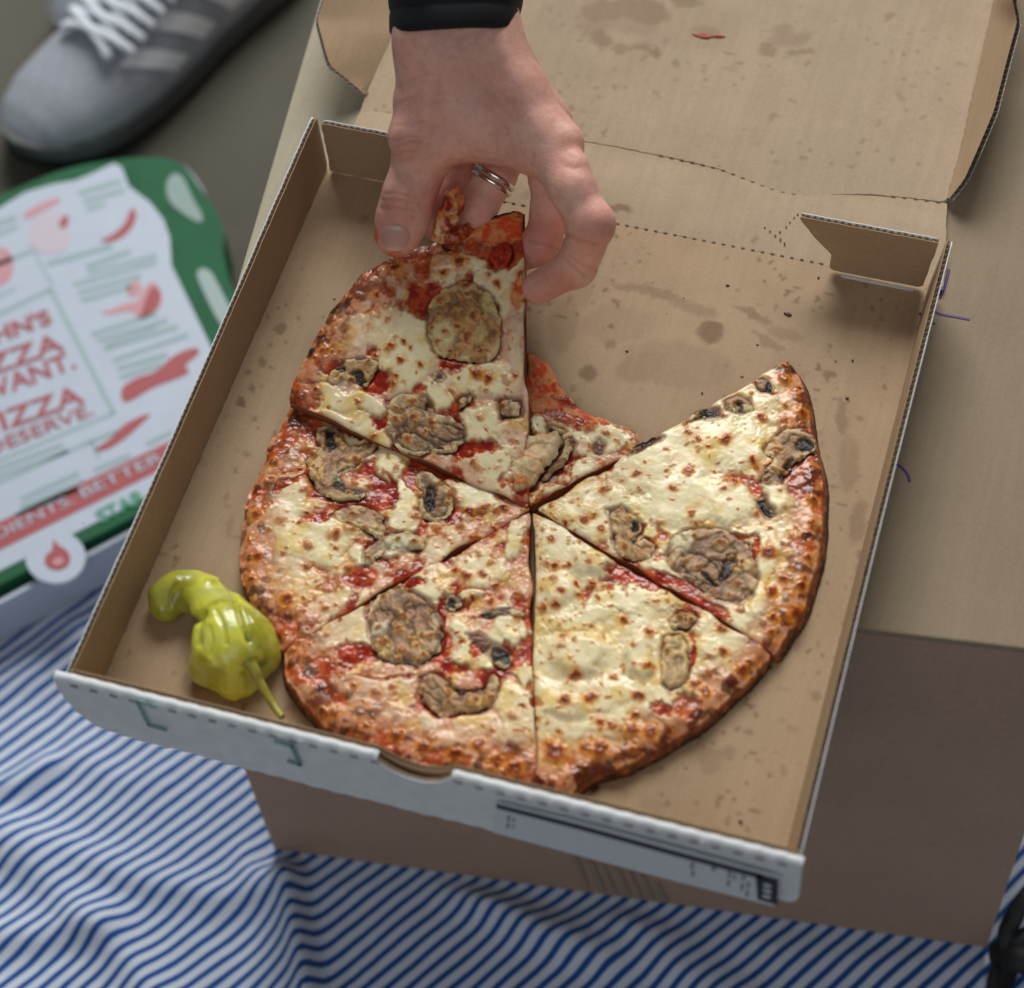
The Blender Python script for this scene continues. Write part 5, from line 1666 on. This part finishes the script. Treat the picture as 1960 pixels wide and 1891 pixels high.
pc = mixc(pc, srgb(158, 154, 36), smooth(0.42, 0.66, fbm(PV, 90, 5, 3)) * 0.75)
pc = mixc(pc, srgb(196, 200, 120), smooth(0.45, 0.75, fbm(PV, 130, 7, 3)) * 0.6)
pc = mixc(pc, srgb(130, 128, 20), 0.6 * (1 - smooth(500, 760, zl[:, 0])))
m, nt, b = nmat('pickled_skin')
a_ = nt.nodes.new('ShaderNodeAttribute'); a_.attribute_name = 'Col'
nt.links.new(a_.outputs['Color'], b.inputs['Base Color'])
b.inputs['Roughness'].default_value = 0.2
b.inputs['Subsurface Weight'].default_value = 0.85
b.inputs['Subsurface Radius'].default_value = (0.006, 0.005, 0.0015)
b.inputs['Subsurface Scale'].default_value = 1.0
b.inputs['Coat Weight'].default_value = 0.15
b.inputs['Coat Roughness'].default_value = 0.08
add_bump(nt, b, 240, 0.3, 0.0010, 4)
mesh_obj('pepper_flesh', PV, PF, m, pep, True, col=pc)
SP = chaikin([at(*fr_pts(7, [q])[0], z_) for q, z_ in [((1235, 1120), .018), ((1290, 1220), .017), ((1345, 1330), .014), ((1420, 1470), .011), ((1500, 1590), .010), ((1570, 1690), .011)]], 3, False)
rad_ = np.interp(np.linspace(0, 1, len(SP)), [0, .15, .4, 1], [.0042, .0030, .0021, .0016])
V, F = tube(SP, rad_, 16)
V = np.array(V); V = V + 0.0005 * (np.stack([fbm(V, 300, 1, 2), fbm(V, 300, 2, 2), fbm(V, 300, 3, 2)], 1) - 0.5)
mesh_obj('stem', V, F, plain('pepper_stem', srgb(158, 152, 56), 0.35, 0.2, 150), pep, True)
settle(pep)

# ================================================================== closed pizza box on the ground
ZL = ZG + 0.047
M_GREEN = plain('green_print_board', (0.006, 0.115, 0.042), 0.75, 0.12, 40, 0.1, 300)
M_WPRINT = plain('white_print_board', (0.50, 0.57, 0.68), 0.5, 0.03, 60)
M_RED = plain('red_print', (0.42, 0.085, 0.095), 0.6)
M_PALE = plain('pale_green_print', (0.33, 0.46, 0.47), 0.6)
M_PALER = plain('pale_red_print', (0.60, 0.30, 0.33), 0.55)
M_MIDG = plain('mid_green_print', (0.07, 0.33, 0.20), 0.55)
cbox = empty('closed_pizza_box', at(150, 760, ZG), 'closed pizza box with green border and red print on its white lid', 'pizza box')


def slab(name, poly_px, z0, z1, mat, parent, smooth_n=0):
    P = np.array([at(x, y, z1)[:2] for x, y in poly_px])
    if smooth_n:
        P = chaikin(P, smooth_n)
    a2 = np.sum(P[:, 0] * np.roll(P[:, 1], -1) - np.roll(P[:, 0], -1) * P[:, 1])
    if a2 < 0:
        P = P[::-1]
    n = len(P)
    V = [(x, y, z1) for x, y in P] + [(x, y, z0) for x, y in P]
    F = [tuple(range(n)), tuple(range(2 * n - 1, n - 1, -1))] + [(i, i + n, (i + 1) % n + n, (i + 1) % n) for i in range(n)]
    return mesh_obj(name, V, F, mat, parent, False)


lid_out = [(-300, 505), (0, 374), (120, 322), (230, 303), (310, 299), (352, 314), (388, 366), (418, 410), (431, 442), (426, 490), (446, 560), (505, 660), (590, 790), (575, 815), (400, 912), (268, 983), (0, 1118), (-300, 1275)]
slab('lid', lid_out, ZL - 0.040, ZL, M_GREEN, cbox, 2)
slab('base_tray', [(x + (6 if x < 400 else -10), y + 4) for x, y in lid_out], ZG + 0.001, ZL - 0.0405, M_WPRINT, cbox, 2)
# white front skirt of the tray showing below the lid
fa, fb = at(-300, 1290, ZL - 0.012), at(420, 905, ZL - 0.012)
dv = fb - fa
nv = np.array([dv[1], -dv[0], 0]); nv /= np.linalg.norm(nv)
nv = nv if nv[1] < 0 else -nv
Pq = [fa + nv * 0.010, fb + nv * 0.010, fb + nv * 0.013, fa + nv * 0.013]
V = [(q[0], q[1], ZL - 0.006) for q in Pq] + [(q[0], q[1], ZG + 0.002) for q in Pq]
mesh_obj('front_flap', V, [(0, 1, 2, 3), (7, 6, 5, 4), (0, 4, 5, 1), (1, 5, 6, 2), (2, 6, 7, 3), (3, 7, 4, 0)], M_WPRINT, cbox, False)
PR = ZL + 0.0006
pr = slab('printed_panel', [(-290, 540), (0, 397), (48, 368), (97, 353), (145, 345), (185, 328), (218, 312), (233, 320), (247, 357), (286, 386), (313, 420), (325, 454), (328, 507), (398, 652), (470, 800), (400, 880), (262, 960), (0, 1092), (-290, 1245)], ZL - 0.001, PR, M_WPRINT, cbox)
PZ = PR + 0.0004


def pslab(name, poly, mat, lev=1, sm=0):
    return slab(name, poly, PR - 0.0002, PR + 0.0003 * lev, mat, pr, sm)


def pbar(x0, y0, x1, y1, w, mat, name='printed_bar', lev=1):
    d = np.array([x1 - x0, y1 - y0], float)
    n = np.array([d[1], -d[0]]); n /= np.linalg.norm(n)
    a, b_ = np.array([x0, y0]), np.array([x1, y1])
    return pslab(name, [a - n * w / 2, b_ - n * w / 2, b_ + n * w / 2, a + n * w / 2], mat, lev)


def text(body, px_left, px_right, cap_px, mat, parent, z, align='RIGHT', bold=0.012, xs=1.0):
    """flat lettering whose baseline runs between two picture points on the lid"""
    a, b_ = at(*px_left, z), at(*px_right, z)
    cu = bpy.data.curves.new('lettering', 'FONT')
    cu.body = body
    cu.align_x = align
    cu.extrude = 0.0
    cu.offset = bold
    tmp = bpy.data.objects.new('tmp_text', cu)
    COL.objects.link(tmp)
    dg = bpy.context.evaluated_depsgraph_get()
    me = bpy.data.meshes.new_from_object(tmp.evaluated_get(dg))
    bpy.data.objects.remove(tmp)
    d = b_ - a
    L_ = np.linalg.norm(d)
    e1 = d / L_
    e2 = np.array([-e1[1], e1[0], 0.0])
    # cap height in metres from pixels
    mid = (a + b_) / 2
    pm = proj(mid); pu = proj(mid + e2 * 0.01)
    cap = cap_px / np.linalg.norm(pu - pm) * 0.01
    sy = cap / 0.70
    co = np.array([tuple(v.co) for v in me.vertices])
    wd = co[:, 0].max() - co[:, 0].min()
    sx = L_ / wd
    org = b_ if align == 'RIGHT' else a
    xo = co[:, 0].max() if align == 'RIGHT' else co[:, 0].min()
    P = org + (co[:, :1] - xo) * sx * e1 + co[:, 1:2] * sy * e2
    P[:, 2] = z
    me.vertices.foreach_set('co', P.astype(np.float32).ravel())
    me.update()
    me.materials.append(mat)
    o = bpy.data.objects.new('lettering', me)
    COL.objects.link(o)
    o.parent = parent
    return o


# lettering: the lines run out of the picture on the left
text("JOHN'S", (-73, 680), (101, 617), 28, M_RED, pr, PZ + 0.0002, bold=0.03)
text('PIZZA', (-73, 737), (125, 668), 36, M_RED, pr, PZ + 0.0002, bold=0.018)
text('WANT.', (-35, 771), (147, 702), 34, M_RED, pr, PZ + 0.0002, bold=0.018)
text('PIZZA', (-31, 836), (163, 768), 36, M_RED, pr, PZ + 0.0002, bold=0.018)
text('DESERVE.', (-21, 872), (181, 792), 24, M_RED, pr, PZ + 0.0002, bold=0.008)
pslab('printed_band', [(-290, 1138), (0, 998), (330, 842), (470, 776), (455, 828), (312, 897), (0, 1052), (-290, 1194)], M_RED, 1)
text('INGREDIENTS.', (-135, 1095), (143, 962), 20, M_WPRINT, pr, PZ + 0.0005, bold=0.0)
text('BETTER', (160, 953), (312, 881), 20, M_WPRINT, pr, PZ + 0.0005, bold=0.0)
text('STAR', (192, 1001), (282, 955), 24, M_MIDG, pr, PZ + 0.0002, bold=0.03)
for a in [(-60, 628, 97, 553, 7), (97, 553, 218, 790, 8), (218, 790, -60, 905, 5), (175, 845, 190, 875, 5), (-60, 950, 160, 850, 5), (200, 660, 300, 625, 4), (-60, 590, 30, 552, 4), (60, 470, 100, 545, 4)]:
    pbar(*a, M_PALE, 'printed_rule')
bars_ = [(150, 370, 232, 345, 9), (160, 385, 240, 362, 9), (165, 400, 200, 390, 8), (90, 505, 215, 470, 10), (165, 510, 250, 480, 10), (168, 522, 300, 488, 7), (140, 545, 300, 500, 8), (150, 560, 270, 527, 8), (155, 575, 250, 548, 8), (175, 640, 300, 600, 8), (185, 652, 320, 612, 8), (200, 668, 340, 624, 9), (215, 690, 360, 640, 8), (225, 705, 320, 678, 10), (230, 722, 310, 696, 9), (160, 850, 225, 824, 8), (-40, 910, 120, 850, 8), (-40, 925, 130, 862, 8), (40, 955, 150, 905, 9), (40, 970, 160, 918, 9), (30, 985, 150, 935, 9), (180, 900, 250, 870, 8), (280, 850, 330, 826, 8), (-30, 440, 30, 415, 10), (-30, 460, 34, 432, 8), (-40, 520, 60, 480, 8)]
for a in bars_:
    pbar(*a, M_PALE, 'printed_line')
pslab('printed_picture', [(188, 598), (214, 592), (240, 580), (262, 578), (270, 560), (285, 540), (300, 540), (312, 565), (306, 590), (285, 605), (262, 612), (258, 596), (236, 596), (210, 602)], M_PALER, 1, 2)
pslab('printed_picture', [(276, 580), (290, 545), (308, 555), (306, 582), (286, 602), (268, 606)], M_RED, 2, 2)
pslab('printed_picture', [(238, 560), (250, 540), (268, 536), (272, 556), (254, 570)], M_PALER, 1, 2)
pslab('printed_picture', [(230, 742), (262, 722), (300, 712), (330, 680), (376, 662), (384, 676), (350, 700), (368, 712), (330, 728), (290, 742), (250, 768), (234, 770)], M_RED, 1, 2)
pslab('printed_picture', [(174, 862), (210, 842), (236, 812), (272, 795), (292, 790), (270, 812), (236, 842), (200, 864)], M_RED, 1, 2)
pslab('printed_picture', [(185, 462), (215, 450), (240, 428), (248, 402), (258, 396), (262, 418), (246, 446), (216, 464)], M_RED, 1, 2)
pslab('printed_picture', [(40, 412), (70, 392), (110, 376), (120, 384), (90, 400), (52, 420)], M_PALER, 1, 2)
pslab('printed_picture', [(52, 425), (96, 402), (132, 410), (138, 470), (100, 490), (60, 480)], plain('faint_red_print', (0.58, 0.52, 0.60), 0.55), 1, 2)
pslab('printed_picture', [(110, 430), (124, 410), (134, 416), (124, 440)], M_RED, 2, 2)
pslab('printed_picture', [(-30, 480), (20, 470), (30, 530), (-20, 560)], M_PALER, 1, 2)
# white shapes on the green side of the lid
slab('printed_patch', [(316, 352), (330, 330), (350, 335), (366, 375), (392, 418), (380, 428), (345, 405), (322, 385)], ZL - 0.001, ZL + 0.0006, plain('grey_green_print', (0.26, 0.36, 0.34), 0.55), cbox, 2)
slab('printed_patch', [(372, 516), (400, 512), (418, 545), (446, 600), (470, 650), (452, 655), (420, 620), (390, 560)], ZL - 0.001, ZL + 0.0006, plain('grey_green_print_2', (0.34, 0.45, 0.44), 0.55), cbox, 2)
# round white tab with a red flame
ang = np.linspace(0, 2 * math.pi, 40, endpoint=False)
tab = slab('round_tab', [(106 + 58 * math.cos(t), 1066 + 50 * math.sin(t)) for t in ang], ZL - 0.003, ZL + 0.0012, M_WPRINT, cbox)
slab('flame_emblem', [(100, 1030), (112, 1044), (128, 1052), (136, 1068), (130, 1084), (112, 1092), (94, 1088), (84, 1076), (88, 1060), (98, 1056), (102, 1044)], ZL + 0.001, ZL + 0.0016, M_RED, tab, 2)
slab('flame_core', [(98, 1074), (110, 1066), (122, 1068), (120, 1080), (106, 1084)], ZL + 0.0014, ZL + 0.0020, M_PALER, tab, 2)
settle(cbox)

# ================================================================== sneakers
XS = np.array([0, .006, .02, .05, .09, .13, .17, .205, .235, .262, .283, .296, .303])
WS = np.array([.006, .020, .030, .0345, .0335, .0365, .0435, .0475, .0475, .043, .033, .020, .004])
HS = np.array([.060, .088, .100, .096, .092, .098, .084, .070, .060, .053, .044, .034, .022])
ZB = 0.024


def shoe_pt(x, th, off=0.0):
    """th = 0 at one side of the sole, pi at the other, over the top"""
    w, h = np.interp(x, XS, WS), np.interp(x, XS, HS)
    c, s = math.cos(th), math.sin(th)
    e = 0.72
    yy = math.copysign(abs(c) ** e, c) * w * (1 - 0.22 * max(0, s) ** 3)
    zz = ZB + (abs(s) ** 0.85) * (h - ZB)
    n = np.array([0, c, s + 0.15])
    n /= np.linalg.norm(n)
    bend = 0.010 * math.sin(x / .303 * math.pi)
    return np.array([x, yy + bend * 0.5, zz]) + n * off


M_KNIT = plain('grey_knit', (0.36, 0.385, 0.44), 0.85, 0.15, 300, 0.3, 900)
M_LACE = plain('pale_lace', (0.74, 0.79, 0.86), 0.8, 0.1, 300)
M_STRIPE = plain('white_stripe', (0.86, 0.88, 0.92), 0.6)
M_SOLE = plain('dark_sole', (0.018, 0.019, 0.018), 0.7)
M_MID = plain('grey_midsole', (0.075, 0.078, 0.08), 0.6)


def make_shoe(label):
    r = bpy.data.objects.new('sneaker', None)
    COL.objects.link(r)
    tag(r, label, 'shoe', 'pair of grey sneakers')
    xs = np.concatenate([np.linspace(0, .02, 6), np.linspace(.03, .27, 34), np.linspace(.275, .303, 10)])
    n = 41
    V = [shoe_pt(x, math.pi * i / (n - 1)) for x in xs for i in range(n)]
    F = []
    for j in range(len(xs) - 1):
        for i in range(n - 1):
            xm, im = (xs[j] + xs[j + 1]) / 2, i / (n - 1)
            if 0.022 < xm < 0.105 and 0.36 < im < 0.64:
                continue
            F.append((j * n + i, j * n + i + 1, (j + 1) * n + i + 1, (j + 1) * n + i))
    mesh_obj('upper', V, F, M_KNIT, r, True)
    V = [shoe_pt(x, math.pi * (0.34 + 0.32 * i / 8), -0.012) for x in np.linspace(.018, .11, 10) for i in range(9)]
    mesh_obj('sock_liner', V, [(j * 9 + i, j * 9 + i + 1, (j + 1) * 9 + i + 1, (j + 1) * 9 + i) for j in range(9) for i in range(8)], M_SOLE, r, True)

    def sole(name, z0, z1, grow, mat):
        L1 = [shoe_pt(x, 0)[:2] + np.array([0, grow]) for x in xs]
        L2 = [shoe_pt(x, math.pi)[:2] - np.array([0, grow]) for x in xs[::-1]]
        P = L1 + L2
        m_ = len(P)
        rock = lambda x: 0.012 * max(0, (x - .24) / .063) ** 2
        V = [(x, y, z1 + rock(x) * .6) for x, y in P] + [(x, y, z0 + rock(x)) for x, y in P]
        F = [(i, i + m_, (i + 1) % m_ + m_, (i + 1) % m_) for i in range(m_)] + [tuple(range(m_)), tuple(range(2 * m_ - 1, m_ - 1, -1))]
        return mesh_obj(name, V, F, mat, r, False)
    sole('outsole', 0.0, 0.010, 0.002, M_SOLE)
    sole('midsole', 0.0102, 0.026, 0.003, M_MID)
    mesh_obj('tongue', [shoe_pt(x, math.pi * (0.40 + 0.20 * i / 8), 0.003) for x in np.linspace(.09, .195, 14) for i in range(9)], [(j * 9 + i, j * 9 + i + 1, (j + 1) * 9 + i + 1, (j + 1) * 9 + i) for j in range(13) for i in range(8)], M_KNIT, r, True)
    k = 11
    for i in range(k):
        x0 = .088 + .0115 * i
        for sg in (1, -1):
            t0, t1 = (0.27, 0.66) if sg > 0 else (0.73, 0.34)
            P = [shoe_pt(x0 + 0.017 * f, math.pi * (t0 + (t1 - t0) * f), 0.006 + 0.003 * math.sin(f * math.pi)) for f in np.linspace(0, 1, 14)]
            Vt, Ft = tube(P, 0.0042, 8, True, 0.5)
            mesh_obj('lace', Vt, Ft, M_LACE, r, True)
    for i in range(3):
        for sd in (0, 1):
            V = []
            for f in np.linspace(0, 1, 14):
                th = math.pi * (0.05 + 0.24 * f)
                if sd:
                    th = math.pi - th
                xc = .105 + .034 * i + 0.036 * f
                for g in (-1, -0.33, 0.33, 1):
                    V.append(shoe_pt(xc + g * 0.0085, th, 0.0012))
            mesh_obj('side_stripe', V, [(a * 4 + c, a * 4 + c + 1, (a + 1) * 4 + c + 1, (a + 1) * 4 + c) for a in range(13) for c in range(3)], M_STRIPE, r, True)
    return r


def place_shoe(r, toe_px, heel_px):
    t, h = at(*toe_px, ZG + 0.03), at(*heel_px, ZG + 0.03)
    d = t - h
    ang_ = math.atan2(d[1], d[0])
    d /= np.linalg.norm(d)
    base = t - d * 0.303
    r.rotation_euler = (0, 0, ang_)
    r.location = (base[0], base[1], ZG - 0.003)
    r.scale = (1.0, 1.0, 1.0)


sh = make_shoe('grey knit sneaker with pale laces and three side stripes behind the closed box')
place_shoe(sh, (14, 262), (476, -95))
sh2 = sh.copy(); COL.objects.link(sh2)
sh2['label'] = 'darker grey sneaker mostly hidden behind the striped one at the top edge'
for c in list(sh.children):
    d_ = c.copy(); COL.objects.link(d_); d_.parent = sh2
place_shoe(sh2, (112, 52), (514, -260))

# ================================================================== black strap at the lower right
strap = empty('black_strap', at(1930, 1830, ZG), 'knotted black fabric strap lying on the blanket beside the carton', 'strap')
M_STRAP = plain('black_webbing', (0.006, 0.007, 0.008), 0.6, 0.3, 300, 0.3, 900)
for nm, pts_, r_, fl in [('strap_loop', [(2010, 1640, .03), (1965, 1720, .035), (1935, 1760, .03), (1925, 1800, .02), (1935, 1830, .02)], .0055, .5), ('strap_tail', [(1940, 1820, .012), (1925, 1850, .010), (1912, 1890, .008), (1905, 1940, .008)], .0075, .45), ('strap_band', [(1900, 1826, .010), (1940, 1812, .022), (1980, 1790, .022), (2040, 1780, .02)], .0075, .5), ('knot', [(1928, 1840, .018), (1950, 1834, .024), (1975, 1845, .022), (1990, 1860, .018), (2030, 1870, .012)], .0085, .75)]:
    P = chaikin([at(x, y, ZG + z_) for x, y, z_ in pts_], 3, False)
    V, F = tube(P, r_, 14, True, fl)
    V = np.array(V); V = V + 0.0015 * (np.stack([fbm(V, 120, 1, 2), fbm(V, 120, 2, 2), fbm(V, 120, 3, 2)], 1) - 0.5)
    mesh_obj(nm, V, F, M_STRAP, strap, True)
settle(strap)

# ================================================================== crumbs
def crumb(name, spots, z, cols, label):
    bag = Bag()
    obs = []
    for i, (x, y, r) in enumerate(spots):
        c = at(x, y, z)
        bm = bmesh.new()
        bmesh.ops.create_icosphere(bm, subdivisions=2, radius=r * 0.8)
        for v in bm.verts:
            q = np.array(v.co)
            f = 0.8 + 1.5 * (vnoise(q[None] + i * 0.37, 900, i)[0] - 0.5)
            v.co = Vector((q[0] * f * 1.5 + c[0], q[1] * f + c[1], abs(q[2]) * f * 0.55 + z))
        me = bpy.data.meshes.new('m'); bm.to_mesh(me); bm.free()
        bag.add([tuple(v.co) for v in me.vertices], [tuple(p_.vertices) for p_ in me.polygons])
        bpy.data.meshes.remove(me)
    o = bag.build(name, cols, None, True)
    o['kind'] = 'stuff'
    tag(o, label, 'crumbs')
    return o


M_CR = plain('burnt_crumb', srgb(78, 32, 16), 0.5, 0.5, 400)
M_CR2 = plain('orange_crumb', srgb(196, 96, 36), 0.5, 0.4, 400)
crumb('crumbs', [(1392, 546, .0011), (1567, 531, .0010), (1509, 601, .0016), (1344, 752, .0009), (640, 572, .0006), (1795, 560, .0008), (1788, 620, .0008), (1200, 672, .0006), (1300, 818, .0006), (1622, 762, .0008), (1632, 690, .0009), (1418, 1572, .0008), (1130, 1506, .0030), (1118, 1500, .0028), (640, 1388, .0030), (652, 1402, .0024), (1762, 600, .0007), (1450, 660, .0005)], 0.0004, M_CR, 'burnt brown crumbs scattered over the open box floor')
crumb('crumbs', [(1308, 570, .0008), (1276, 600, .0007), (1600, 690, .0008), (1250, 540, .0006), (1420, 720, .0007), (160, 1002, .0005)], 0.0004, M_CR2, 'tiny orange crumbs on the bare floor of the open box')
crumb('crumbs', [(150, 1770, .0022), (205, 1782, .0028), (170, 1762, .0018), (158, 1778, .0014)], ZG + 0.004, M_CR2, 'orange crumbs lying on the striped blanket')
sm_ = chaikin([at(x, y, 0.0014) for x, y in [(1322, 63), (1334, 66), (1346, 63), (1358, 67), (1374, 66), (1392, 70), (1376, 73), (1366, 71), (1352, 75), (1340, 72), (1330, 69)]], 1)
V2 = np.array(sm_)
o = mesh_obj('sauce_smear', np.vstack([V2 + [0, 0, -.0001], V2 - [0, 0, .0012]]), [tuple(range(len(V2)))] + [(i, i + len(V2), (i + 1) % len(V2) + len(V2), (i + 1) % len(V2)) for i in range(len(V2))], plain('dried_sauce', srgb(158, 62, 36), 0.4, 0.3, 500), None, True)
tag(o, 'small orange-red sauce smear on the open lid', 'sauce')
